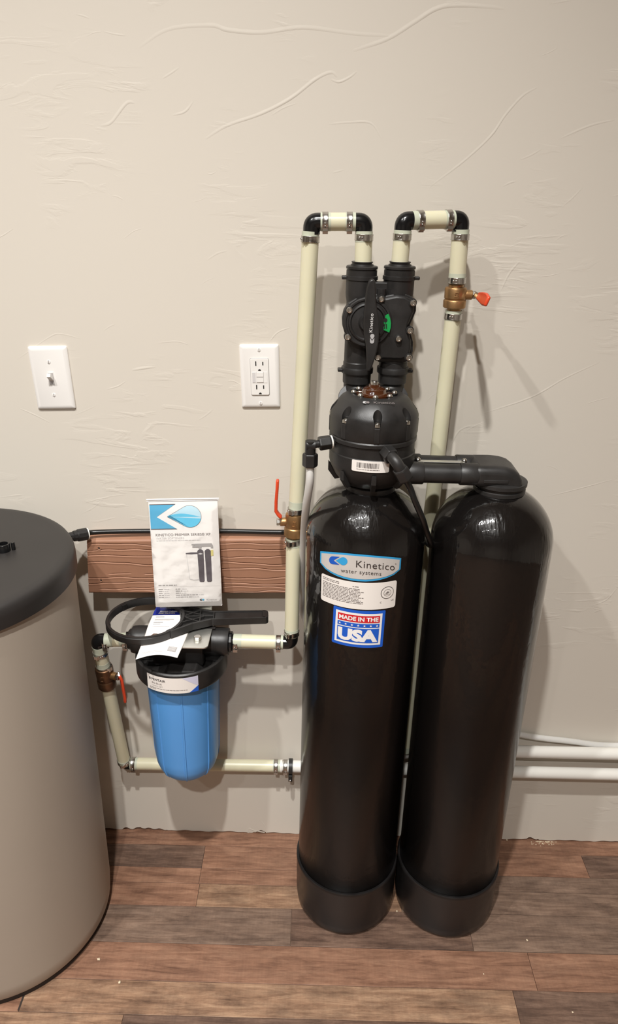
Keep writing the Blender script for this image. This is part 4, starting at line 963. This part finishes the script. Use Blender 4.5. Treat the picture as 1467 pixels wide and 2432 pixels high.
for i in range(NX):
    bm.faces.new((G[0][i], G[0][i+1], bt[0][i+1], bt[0][i])); bm.faces.new((G[-1][i+1], G[-1][i], bt[1][i], bt[1][i+1]))
for cidx in (0, NX):
    col_ = [G[j][cidx] for j in range(NZ+1)]+[bt[1][cidx], bt[0][cidx]]; bm.faces.new(col_)
bmesh.ops.recalc_face_normals(bm, faces=bm.faces)
board = obj('mounting_board', bm, MT['board'], smooth=40, label='brown board with carved wood grain fixed to the wall above the filter', cat='board', org=q_bl)
for u, v in ((235, 1302), (240, 1378), (678, 1303)):
    p = at(u, v, y=-0.0362); bm = bmesh.new(); lathe(bm, [(0, -0.001), (0.0042, -0.001), (0.0042, 0.0004), (0.0030, 0.0006), (0.0024, -0.0002), (0, -0.0004)], base=p, axis=(0, -1, 0), seg=18); obj('screw', bm, MT['board'], board, smooth=40)
    bm = bmesh.new(); lathe(bm, [(0, 0), (0.0018, 0), (0, 0.0006)], base=p+Vector((0, -0.0002, 0)), axis=(0, -1, 0), seg=10); obj('screw_socket', bm, MT['slot'], board)

# ------------------------------------------------------------------ water filter
t = thing('water_filter', 'whole-house water filter with blue canister under a black head', 'water filter', (FX, FY, 0.306))
bm = bmesh.new(); lathe(bm, [(0, .578), (.074, .578), (.0745, .5625), (.0872, .5625), (.0889, .565), (.0892, .570), (.0892, .5975), (.0882, .602), (.0855, .6042), (.0825, .6035), (.0808, .600), (.0780, .586), (.0740, .582), (.052, .586), (.040, .592), (.040, .600), (0, .600)], base=(FX, FY, 0), seg=96)
cap_ = obj('head_ring', bm, MT['black'], t, smooth=35)
bm = bmesh.new()
lathe(bm, [(0, 0), (0.026, 0), (0.0272, .004), (0.0278, .012), (0.0278, .176), (0.0272, .184), (0.026, .188), (0, .188)], base=(FX-0.094, FY, FZ), axis=(1, 0, 0), seg=40)
obj('port_barrel', bm, MT['black'], t, smooth=35)
bm = bmesh.new(); box(bm, (FX, FY, 0.606), (0.160, 0.030, 0.044)); obj('port_web', bm, MT['black'], t, bevel=0.004)
bm = bmesh.new(); box(bm, (FX, FY-0.004, 0.6195), (0.098, 0.072, 0.060)); obj('head_block', bm, MT['black'], t, bevel=0.006)
bm = bmesh.new(); prism(bm, [(-0.04, 0.580), (0.04, 0.580), (0.026, 0.601), (-0.026, 0.601)], (FX+0.012, FY-0.072, 0), (1, 0, 0), (0, 0, 1), (0, 1, 0), 0.04); obj('head_rib', bm, MT['black'], t, bevel=0.003)
for s in (-1, 1):
    bm = bmesh.new(); hexnut(bm, (FX+s*0.0935, FY, FZ), (FX+s*0.1015, FY, FZ), 0.0205, 12); obj('port_nut', bm, MT['black_gloss'], t, bevel=0.001)
    bm = bmesh.new(); tube(bm, [(FX+s*0.10, FY, FZ), (FX+s*0.1065, -0.106, FZ)], 0.0150, 24); obj('adapter', bm, MT['black_gloss'], t, smooth=40)
# canister
prof = [(0, .306), (.030, .306), (.042, .308), (.052, .314), (.0590, .324), (.0640, .340), (.0660, .360), (.0712, .545), (.0712, .566), (0, .566)]
bm = bmesh.new(); lathe(bm, prof, base=(FX, FY, 0), seg=72); obj('canister', bm, MT['blue'], t, smooth=35, label='bright blue plastic canister')
for k in range(8):
    a = R(-38+45*k); sa, ca = math.sin(a), -math.cos(a); pr = [(.0712, .566), (.0660, .360), (.0640, .340), (.0590, .324), (.052, .314), (.042, .308)]
    bm = bmesh.new(); rows = []
    tn = Vector((-ca, sa, 0)) if False else Vector((math.cos(a), math.sin(a), 0))
    for r_, z_ in pr:
        o_ = Vector((FX, FY, 0)); dr = Vector((sa, ca, 0))
        rows.append([bm.verts.new(o_+dr*(r_-0.001)+tn*-0.0028+Vector((0, 0, z_))), bm.verts.new(o_+dr*(r_+0.0014)+tn*-0.0016+Vector((0, 0, z_-0.0003))), bm.verts.new(o_+dr*(r_+0.0014)+tn*0.0016+Vector((0, 0, z_-0.0003))), bm.verts.new(o_+dr*(r_-0.001)+tn*0.0028+Vector((0, 0, z_)))])
    for A, B in zip(rows, rows[1:]):
        for j in range(3): bm.faces.new((A[j], A[j+1], B[j+1], B[j]))
    bmesh.ops.recalc_face_normals(bm, faces=bm.faces); obj('canister_rib', bm, MT['blue'], t, smooth=30)
# zinc bracket
bxl, bxr, byf = FX-0.0625, FX+0.0625, -0.1725
bm = bmesh.new(); r_ = 0.010; w_ = bxr-bxl; d_p = -0.040-byf
o2 = [(-w_/2, d_p), (-w_/2, r_)]+[(-w_/2+r_-r_*math.cos(R(15*k)), r_-r_*math.sin(R(15*k))) for k in range(1, 6)]+[(-w_/2+r_, 0), (w_/2-r_, 0)]+[(w_/2-r_+r_*math.sin(R(15*k)), r_-r_*math.cos(R(15*k))) for k in range(1, 6)]+[(w_/2, r_), (w_/2, d_p)]
prism(bm, o2, (FX, byf, 0.6500), (1, 0, 0), (0, 1, 0), (0, 0, 1), 0.003); br_ = obj('bracket', bm, MT['zinc'], t, bevel=0.0006, label='zinc-plated steel bracket')
bm = bmesh.new(); box(bm, (FX, -0.0385, 0.700), (w_-0.02, 0.003, 0.10)); obj('bracket_back', bm, MT['zinc'], br_, bevel=0.0006)
for u, v in ((469, 1519),):
    p = at(u, v, z=0.653)
    for xx in (p.x, 2*FX-p.x):
        bm = bmesh.new(); hexnut(bm, (xx, p.y, 0.6530), (xx, p.y, 0.6605), 0.0078); obj('hex_bolt', bm, MT['bolt'], br_, bevel=0.0008)
sl = at(487, 1490, z=0.6533); bm = bmesh.new(); prism(bm, [(-.012, -.0045), (.02, -.0045), (.02, .0045), (-.012, .0045), (-.0155, .002), (-.0155, -.002)], (sl.x, sl.y, 0.6531), (1, 0, 0), (0, 1, 0), (0, 0, 1), 0.0003); obj('bracket_slot', bm, MT['slot'], br_)
# label on the head ring
RF = 0.0894
def pf(u, v): return cyl_hit(u, v, FX, FY, RF)
a0, a1, b0_, b1_ = pf(349, 1598), pf(470, 1610), pf(351, 1634), pf(470, 1645)
wl = (a1[0]-a0[0])*RF; hl = min(((a0[1]-b0_[1])+(a1[1]-b1_[1]))/2, 0.0365)
mpf = cyl_map(FX, FY, RF, (a0[0]+a1[0])/2, 0.5815, 0.0)
fl = shape('head_label', [rrect(wl, hl, 0.001)], mpf, 0.0004, MT['sticker'], t, 'white maker label with blue corner')
shape('label_tint', [[(wl/2, hl/2), (wl*0.20, hl/2), (wl/2-0.002, -hl*0.12), (wl/2, -hl*0.15)]], mpf, 0.0006, MT['lilac'], fl)
shape('label_corner', [[(wl/2, -hl/2), (wl/2, -hl*0.12), (wl*0.33, -hl/2)]], mpf, 0.0008, MT['royal'], fl)
text('lettering', 'PENTAIR', mpf, 0.0008, MT['ink'], fl, width=0.029, cx=-wl/2+0.026, cy=hl/2-0.0085, bold=0.02, spacing=1.1)
shape('logo', [[(-wl/2+0.0055, hl/2-0.0075), (-wl/2+0.0075, hl/2-0.0045), (-wl/2+0.0095, hl/2-0.0085), (-wl/2+0.0070, hl/2-0.0125)]], mpf, 0.0008, MT['ink'], fl)
text('lettering', 'BIG BLUE', mpf, 0.0008, MT['mid_ink'], fl, width=0.021, cx=-wl/2+0.0225, cy=hl/2-0.0165)
text('lettering', '1 INCH NPT', mpf, 0.0008, MT['grey_ink'], fl, width=0.023, cx=-wl/2+0.0235, cy=hl/2-0.0225)
shape('fine_print', word_bars(random.Random(5), -wl/2+0.006, wl*0.30, -hl/2+0.007, 0.0009)+word_bars(random.Random(6), -wl/2+0.006, -wl/2+0.02, -hl/2+0.0045, 0.0009), mpf, 0.0008, MT['mid_ink'], fl)

# ------------------------------------------------------------------ canister wrench lying on the bracket
WZ = 0.6655; WC = Vector((-0.3145, -0.101, WZ)); RO, RI, HW = 0.0748, 0.0690, 0.0075
hend = at(637, 1465, z=WZ); hv = (hend-WC); hv.z = 0; HL = hv.length; hv.normalize(); hn = Vector((-hv.y, hv.x, 0))
t = thing('filter_wrench', 'black plastic ring wrench with ribbed handle lying on the filter', 'wrench', (WC.x, WC.y, WZ-HW))
bm = bmesh.new(); lathe(bm, [(RI, -HW), (RO, -HW), (RO+0.0008, -HW+0.0015), (RO+0.0008, HW-0.003), (RO-0.0003, HW-0.002), (RO-0.0006, HW), (RI+0.0006, HW), (RI, HW-0.001)], base=WC, seg=72, loop=True); obj('ring', bm, MT['black'], t, smooth=40)
for k in range(6):
    a = R(20+60*k); d = Vector((math.cos(a), math.sin(a), 0)); n_ = Vector((-d.y, d.x, 0)); bm = bmesh.new(); box(bm, WC+d*(RI-0.0008), (0.0035, 0.011, 0.013), (d, n_, UP)); obj('ring_lug', bm, MT['black'], t, bevel=0.0006)
def wb_(p0, p1, w_, h_, name='brace', z=0.0):
    A = WC+hv*p0[0]+hn*p0[1]+UP*z; B = WC+hv*p1[0]+hn*p1[1]+UP*z; d = (B-A).normalized(); n_ = Vector((-d.y, d.x, 0))
    bm = bmesh.new(); box(bm, (A+B)/2, ((B-A).length, w_, h_), (d, n_, UP)); obj(name, bm, MT['black'], t, bevel=0.0007)
for s in (-1, 1):
    wb_((0.052, s*0.054), (0.092, s*0.0275), 0.0045, 2*HW); wb_((0.090, s*0.0285), (0.128, s*0.0135), 0.0045, 2*HW)
    wb_((0.076, s*0.003), (0.104, s*0.021), 0.0022, 2*HW-0.002); wb_((0.126, s*0.0138), (HL-0.006, s*0.0118), 0.0038, 2*HW, 'handle_edge')
    wb_((0.069, s*0.022), (0.112, s*0.002), 0.0022, 2*HW-0.002)
wb_((0.105, -0.022), (0.105, 0.022), 0.0024, 2*HW-0.001); wb_((0.131, -0.013), (0.131, 0.013), 0.0026, 2*HW-0.001); wb_((0.07, 0), (0.131, 0), 0.0020, 2*HW-0.002)
bm = bmesh.new(); prism(bm, [(0.066, -0.045), (0.092, -0.0275), (0.128, -0.0135), (HL-0.004, -0.0115), (HL-0.004, 0.0115), (0.128, 0.0135), (0.092, 0.0275), (0.066, 0.045)], WC-UP*0.002, hv, hn, UP, 0.003); obj('web_plate', bm, MT['black'], t)
bm = bmesh.new(); prism(bm, [(HL-0.012, -0.0138), (HL-0.005, -0.0138), (HL-0.001, -0.011), (HL, -0.006), (HL, 0.006), (HL-0.001, 0.011), (HL-0.005, 0.0138), (HL-0.012, 0.0138)], WC-UP*HW, hv, hn, UP, 2*HW); obj('handle_end', bm, MT['black'], t, bevel=0.001)
bm = bmesh.new(); prism(bm, [(0.133, -0.0118), (HL-0.012, -0.0105), (HL-0.012, 0.0105), (0.133, 0.0118)], WC+UP*0.001, hv, hn, UP, 0.0048); obj('handle_panel', bm, MT['black'], t, bevel=0.0008)

# ------------------------------------------------------------------ instruction card under the wrench ring
rows = [((372, 1441), (474, 1438), 0), ((362, 1462), (463, 1461), 0), ((352, 1485), (452, 1487), 0), ((343, 1512), (442, 1514), 0.0), ((332, 1540), (431, 1540), 0.0), ((322, 1566), (421, 1562), 0.0)]
bm = bmesh.new(); G = []; NU = 14
L5 = smooth_path([(a[0], a[1], 0) for a, b, z in rows], 5); R5 = smooth_path([(b[0], b[1], 0) for a, b, z in rows], 5); NR = len(L5)
def card_pt(s, k):
    u = L5[k].x*(1-s)+R5[k].x*s; v = L5[k].y*(1-s)+R5[k].y*s; tt = k/(NR-1)
    return at(u, v-9*tt**2*math.sin(PI*s), z=0.6547+0.0025*tt*tt*math.sin(PI*s))
for k in range(NR): G.append([bm.verts.new(card_pt(i/NU, k)) for i in range(NU+1)])
for k in range(NR-1):
    for i in range(NU): bm.faces.new((G[k][i], G[k+1][i], G[k+1][i+1], G[k][i+1]))
card = obj('instruction_card', bm, MT['paper'], smooth=60, label='white card with a dark blue heading lying under the wrench ring', cat='card', org=card_pt(0.5, NR//2))
s_ = card.modifiers.new('thick', 'SOLIDIFY'); s_.thickness = 0.0004; s_.offset = -1
def card_map():
    def f(s, tt, h):
        k = max(0, min(NR-1.001, tt*(NR-1))); i = int(k); q = k-i
        return card_pt(s, i)*(1-q)+card_pt(s, min(i+1, NR-1))*q+UP*h
    return f, 0.08
cm = card_map()
def csh(name, x0, t0, x1, t1, m, h=0.0006):
    bm = bmesh.new(); n = max(2, int((t1-t0)*30)); k = 8
    V = [[bm.verts.new((x0+(x1-x0)*i/k, t0+(t1-t0)*j/n, 0)) for i in range(k+1)] for j in range(n+1)]
    for j in range(n):
        for i in range(k): bm.faces.new((V[j][i], V[j+1][i], V[j+1][i+1], V[j][i+1]))
    for v in bm.verts: v.co = cm[0](v.co.x, v.co.y, h)
    bmesh.ops.recalc_face_normals(bm, faces=bm.faces); obj(name, bm, m, card)
csh('heading_band', 0.0, 0.0, 1.0, 0.20, MT['navy'])
def ctext(s, x, tt, wd, hh, m, **k):
    b = text_bm(s, width=wd, height=hh, **k)
    for v in b.verts: v.co = cm[0](x+v.co.x, tt-v.co.y, 0.0011)
    obj('lettering', b, m, card)
ctext('BB', 0.66, 0.045, 0.16, 0.045, MT['silver_ink'], bold=0.03)
ctext('Pleated Cellulose', 0.36, 0.125, 0.44, 0.034, MT['white_ink'], bold=0.02); ctext('Filter Cartridge', 0.32, 0.165, 0.38, 0.034, MT['white_ink'], bold=0.02)
for x0, tt, x1, m in ((.1, .235, .3, 'mid_ink'), (.1, .285, .55, 'grey_ink'), (.1, .31, .48, 'pale_ink'), (.1, .345, .32, 'mid_ink'), (.1, .38, .28, 'grey_ink'), (.1, .43, .52, 'pale_ink'), (.55, .60, .92, 'pale_ink'), (.1, .90, .55, 'pale_ink'), (.1, .925, .6, 'pale_ink')):
    csh('fine_print', x0, tt, x1, tt+0.008, MT[m])
csh('picture_box', .70, .80, .90, .90, MT['grey_ink'])
for k in range(4): csh('picture_line', .72, .812+.021*k, .88, .822+.021*k, MT['pale_ink'], 0.0009)

# ------------------------------------------------------------------ booklet in a zip bag leaning on the board
BLc, BRc = at(366, 1447, z=0.6745), at(532, 1444, z=0.6745); TLc, TRc = at(356, 1165, y=-0.034), at(527, 1160, y=-0.034)
bX = ((BRc-BLc)+(TRc-TLc)).normalized(); bY = ((TLc+TRc)/2-(BLc+BRc)/2); bY = (bY-bX*bY.dot(bX)).normalized(); bN = bX.cross(bY)
BW = ((BRc-BLc).length+(TRc-TLc).length)/2; BH = ((TLc+TRc)/2-(BLc+BRc)/2).length; BO = (BLc+BRc)/2
bk = thing('booklet', 'white owner booklet with a big blue drop logo, standing in a clear bag', 'booklet', BO)
PW, PH = BW*0.955, BH*0.895
pg0 = BO+bY*(BH*0.022)
bm = bmesh.new(); prism(bm, [(a, b+PH/2) for a, b in rrect(PW, PH, 0.002)], pg0+bN*-0.0025, bX, bY, bN, 0.004); obj('cover', bm, MT['paper'], bk)
mpk = plane_map(pg0+bN*0.0016-bX*PW/2+bY*PH, bX, bY)
def S(pts): return [(a*PW, -b*PH) for a, b in pts]
shape('logo_block', [S([(.012, .036), (.385, .036), (.105, .15), (.39, .262), (.012, .262)])], mpk, 0.0004, MT['sky_mid'], bk)
shape('logo_edge', [S([(.012, .034), (.392, .034), (.375, .040), (.012, .040)]), S([(.012, .258), (.375, .258), (.398, .264), (.012, .264)])], mpk, 0.0006, MT['tank_ink'], bk)
def drop_pts(k=1.0):
    cx, cy, r = .588, .150*PH/PW, .168*k; o = [(.588+(.255-.588)*k, cy)]
    o += [(cx+r*math.cos(R(a)), cy+r*math.sin(R(a))) for a in range(-120, 121, 12)]
    return [(a*PW, -b*PW) for a, b in o]
shape('logo_drop', [drop_pts()], mpk, 0.0004, MT['mid_ink'], bk); shape('logo_drop', [drop_pts(.97)], mpk, 0.0006, MT['sky_pale'], bk)
d_ = drop_pts(.97); wave = []
ylev = lambda a: -(.150*PH-0.0045*math.sin((a/PW-.25)*7.5))+0.0015
low = [p for p in d_ if p[1] <= ylev(p[0])]
xs_ = sorted(p[0] for p in low)
wv = [(xs_[0]+(xs_[-1]-xs_[0])*k/14, ylev(xs_[0]+(xs_[-1]-xs_[0])*k/14)) for k in range(15)]
low_sorted = sorted([p for p in low if p[1] < ylev(p[0])-0.0002], key=lambda p: -p[0] if p[0] < .588*PW else -p[0])
ang = sorted(low_sorted, key=lambda p: math.atan2(p[1]+.150*PH, p[0]-.588*PW), reverse=True)
shape('logo_water', [wv+ang], mpk, 0.0008, MT['aqua'], bk)
text('lettering', 'KINETICO PREMIER SERIES\u00ae XP', mpk, 0.0005, MT['mid_ink'], bk, width=.80*PW, height=.0052, cx=.475*PW, cy=-.315*PH)
text('lettering', 'WATER SOFTENERS', mpk, 0.0005, MT['pale_ink'], bk, width=.41*PW, height=.0042, cx=.28*PW, cy=-.346*PH)
shape('fine_print', word_bars(random.Random(1), .08*PW, .72*PW, -.368*PH, 0.0011), mpk, 0.0005, MT['pale_ink'], bk)
shape('picture_tank', [S([(.505, .49), (.68, .49), (.675, .745), (.60, .748), (.535, .738)])], mpk, 0.0005, MT['pale_ink'], bk); shape('picture_tank', [S([(.512, .497), (.68, .497), (.672, .738), (.60, .742), (.542, .733)])], mpk, 0.0006, MT['paper'], bk)
shape('picture_lid', [S([(.497, .488), (.58, .482), (.69, .483), (.69, .497), (.58, .502), (.50, .498)])], mpk, 0.0007, MT['tank_ink'], bk)
for x0 in (.668, .778):
    shape('picture_cylinder', [S([(x0, .475), (x0+.012, .462), (x0+.035, .453), (x0+.058, .453), (x0+.08, .462), (x0+.092, .475), (x0+.088, .755), (x0+.07, .764), (x0+.03, .764), (x0+.012, .757)])], mpk, 0.0009, MT['tank_ink'], bk)
shape('picture_emblem', [S([(.678, .497), (.714, .489), (.752, .497), (.714, .505)])], mpk, 0.0011, MT['pale_ink'], bk)
shape('picture_valve', [S([(.59, .403), (.885, .40), (.905, .425), (.905, .445), (.87, .445), (.87, .43), (.735, .43), (.735, .445), (.69, .445), (.69, .437), (.60, .437), (.60, .425), (.64, .42), (.59, .415)])], mpk, 0.0008, MT['grey_ink'], bk)
shape('picture_tag', [S([(.868, .462), (.905, .462), (.905, .515), (.868, .518)])], mpk, 0.0010, MT['yellow_ink'], bk)
shape('rule', [S([(.01, .803), (.985, .803), (.985, .8042), (.01, .8042)])], mpk, 0.0005, MT['pale_ink'], bk)
rn = random.Random(9); bars = word_bars(rn, .065*PW, .34*PW, -.790*PH, 0.0015)
pal = []
for k in range(5):
    yy = -(.828+.0195*k)*PH
    bars += word_bars(rn, .06*PW, .135*PW, yy, 0.0014); pal += word_bars(rn, .145*PW, .22*PW, yy, 0.0012)
    e = (.08, .10, .08, .33, .26)[k]; bars += word_bars(rn, .315*PW, (.315+e)*PW, yy, 0.0014); pal += word_bars(rn, (.325+e)*PW, (.40+e)*PW, yy, 0.0012)
shape('fine_print', bars, mpk, 0.0005, MT['grey_ink'], bk); shape('fine_print', pal, mpk, 0.0005, MT['pale_ink'], bk)
drop_logo(.70*PW, -.936*PH, 0.0040, mpk, 0.0005, MT['tank_ink'], MT['sky_mid'], bk); text('lettering', 'Kinetico', mpk, 0.0005, MT['grey_ink'], bk, width=.15*PW, cx=.845*PW, cy=-.936*PH)
shape('fine_print', word_bars(random.Random(3), .72*PW, .87*PW, -.957*PH, 0.001), mpk, 0.0005, MT['pale_ink'], bk)
bag = thing('zip_bag', 'clear plastic zip bag around the white booklet', 'bag', BO)
def sheet(n0, amp, seed):
    rr = random.Random(seed); bm = bmesh.new(); nx, ny = 14, 24; V = []
    for j in range(ny+1):
        V.append([bm.verts.new(BO+bX*((i/nx-.5)*BW)+bY*(j/ny*BH)+bN*(n0*(1 if 0.02 < j/ny < .90 else .25)*(1 if 0 < i < nx else 0.2)+rr.uniform(-amp, amp)*(1 if j/ny > .9 or i in (0, nx) else .3))) for i in range(nx+1)])
    for j in range(ny):
        for i in range(nx): bm.faces.new((V[j][i], V[j][i+1], V[j+1][i+1], V[j+1][i]))
    return bm
obj('bag_front', sheet(0.0045, 0.0006, 1), MT['film'], bag, smooth=60); obj('bag_back', sheet(-0.0034, 0.0006, 2), MT['film'], bag, smooth=60)
bm = bmesh.new(); tube(bm, [BO+bX*(-BW*.50)+bY*(BH*.925)+bN*.0022, BO+bX*(BW*.50)+bY*(BH*.925)+bN*.0022], 0.0016, 8); tube(bm, [BO+bX*(-BW*.50)+bY*(BH*.912)+bN*.0020, BO+bX*(BW*.50)+bY*(BH*.912)+bN*.0020], 0.0008, 8); obj('zip_strip', bm, MT['white_ink'], bag, smooth=60)

# ------------------------------------------------------------------ wall plates
def wall_plate(name, label, cat, cx, cz, tilt):
    t = thing(name, label, cat, (cx, 0, cz)); c, s = math.cos(tilt), math.sin(tilt); X, Z = Vector((c, 0, s)), Vector((-s, 0, c)); O = Vector((cx, 0, cz))
    bm = bmesh.new(); W_, H_ = 0.0700, 0.1145; rows = []
    for k, (ins, dp) in enumerate(((0, 0.0), (0, 0.0028), (0.0012, 0.0042), (0.0035, 0.0054), (0.0065, 0.0060))):
        rows.append([bm.verts.new(O+X*a+Z*b+FR*dp) for a, b in rrect(W_-2*ins, H_-2*ins, max(0.0026-ins*.2, 0.001), 3)])
    for A, B in zip(rows, rows[1:]):
        n = len(A)
        for i in range(n): bm.faces.new((A[i], A[(i+1) % n], B[(i+1) % n], B[i]))
    bm.faces.new(rows[-1]); bmesh.ops.recalc_face_normals(bm, faces=bm.faces); obj('plate', bm, MT['switch'], t, smooth=25)
    def pt(a, b, d): return O+X*a+Z*b+FR*d
    def scr(a, b):
        bm = bmesh.new(); lathe(bm, [(0, 0), (0.0034, 0), (0.0030, .0010), (0, .0014)], base=pt(a, b, .0058), axis=(0, -1, 0), seg=18); so = obj('screw', bm, MT['switch'], t, smooth=60)
        bm = bmesh.new(); box(bm, pt(a, b, .0072), (0.0008, 0.0004, 0.0058), (X, FR, Z)); obj('screw_slot', bm, MT['mid_ink'], so)
    return t, pt, scr, X, Z
t, pt, scr, X, Z = wall_plate('light_switch', 'white toggle light switch on the wall above the salt tank', 'light switch', -0.4758, 1.1116, 0.0374)
scr(0, 0.0302); scr(0, -0.0302)
bm = bmesh.new(); prism(bm, rrect(0.0108, 0.0245, 0.0008), pt(0, 0, .0057), X, Z, FR, 0.0008); obj('toggle_frame', bm, MT['switch'], t, bevel=0.0003)
bm = bmesh.new(); box(bm, pt(0, -0.0006, .0066), (0.0088, 0.0006, 0.0215), (X, FR, Z)); obj('toggle_slot', bm, MT['grey_ink'], t)
bm = bmesh.new(); d_t = (FR*0.8+Z*0.62).normalized(); n_t = X.cross(d_t); bar(bm, [pt(0, -0.002, .004), pt(0, -0.002, .004)+d_t*0.008, pt(0, -0.002, .004)+d_t*0.0175], [0.0080, 0.0076, 0.0066], 0.0070, X); obj('toggle', bm, MT['switch'], t, bevel=0.0007)
t, pt, scr, X, Z = wall_plate('power_outlet', 'white duplex safety outlet on the wall beside the riser', 'outlet', -0.0979, 1.1238, 0.0302)
scr(0, 0.0484); scr(0, -0.0484)
bm = bmesh.new(); prism(bm, rrect(0.0340, 0.0672, 0.0025), pt(0, 0, .0055), X, Z, FR, 0.0006); obj('opening_edge', bm, MT['grey_ink'], t)
bm = bmesh.new(); prism(bm, rrect(0.0326, 0.0658, 0.0025), pt(0, 0, .0055), X, Z, FR, 0.0026); fc = obj('face', bm, MT['switch'], t, bevel=0.0006)
for s in (0.0205, -0.0222):
    for a, hh_ in ((-0.0063, 0.0080), (0.0063, 0.0064)):
        bm = bmesh.new(); box(bm, pt(a, s+0.004, .0082), (0.0020, 0.0004, hh_), (X, FR, Z)); obj('slot', bm, MT['slot'], fc)
    bm = bmesh.new(); prism(bm, [(0.0026*math.cos(R(a)), 0.0030*math.sin(R(a))) for a in range(0, 181, 20)], pt(0, s-0.0090, .0080), X, Z, FR, 0.0004); obj('ground_hole', bm, MT['slot'], fc)
bm = bmesh.new(); box(bm, pt(0, -0.0005, .0083), (0.0270, 0.0006, 0.0195), (X, FR, Z)); obj('button_panel', bm, MT['switch'], fc, bevel=0.0002)
for a, b, w_, h_ in ((0.0005, 0.0050, 0.0125, 0.0082), (0.0005, -0.0050, 0.0120, 0.0086)):
    bm = bmesh.new(); box(bm, pt(a, b, .0086), (w_+0.0006, 0.0006, h_+0.0006), (X, FR, Z)); obj('button_gap', bm, MT['grey_ink'], fc)
    bm = bmesh.new(); box(bm, pt(a, b, .0092 if b > 0 else .0088), (w_, 0.0012, h_), (X, FR, Z)); obj('button', bm, MT['switch'], fc, bevel=0.0003)
bm = bmesh.new(); box(bm, pt(-0.0105, -0.0005, .0087), (0.0060, 0.0004, 0.0180), (X, FR, Z)); obj('indicator_strip', bm, MT['pale_ink'], fc)

# ------------------------------------------------------------------ tubing
P = [DRAIN0+Vector((0, 0, 0.006)), DRAIN0-Vector((0, 0, 0.03)), at(726.5, 1205, y=-0.172), at(721, 1270, y=-0.125), at(717.5, 1346, y=-0.085), at(716.5, 1412, y=-0.052), at(719, 1462, y=-0.028), Vector((0.03, -0.016, 0.56)), Vector((0.12, -0.012, 0.46)), Vector((0.30, -0.010, 0.375)),
     at(1232, 1744, y=-0.011), at(1350, 1760, y=-0.009), at(1467, 1771, y=-0.008), Vector((0.95, -0.008, 0.299+0.022)), Vector((1.5, -0.008, 0.322))]
bm = bmesh.new(); tube(bm, smooth_path(P, 8), 0.0066, 16)
obj('drain_tube', bm, MT['tubing'], smooth=60, label='white drain tubing hanging from the valve elbow and running behind the tanks', cat='tube', org=DRAIN0)
sa_ = at(359, 1261.5, y=-0.021); sb_ = at(531, 1261.5, y=-0.021); sc_ = at(684, 1264, y=-0.028)
P = [BRINE0-BRINE_D*0.006, BRINE0+BRINE_D*0.02, at(985, 1190, y=-0.246), at(1003, 1232, y=-0.238), at(1011, 1258, y=-0.222), Vector((0.2048, -0.195, 0.888)), Vector((0.2048, -0.155, 0.872)), Vector((0.2048, -0.10, 0.862)), Vector((0.195, -0.045, 0.852)), Vector((0.10, -0.028, 0.840)), Vector((0.02, -0.026, 0.832)), sc_, sb_, sa_, SALT_END+dv*0.02, SALT_END-dv*0.004]
bm = bmesh.new(); tube(bm, smooth_path(P, 8), 0.0050, 16)
obj('brine_tube', bm, MT['black_tube'], smooth=60, label='thin black tubing from the control valve along the board to the salt tank', cat='tube', org=BRINE0)
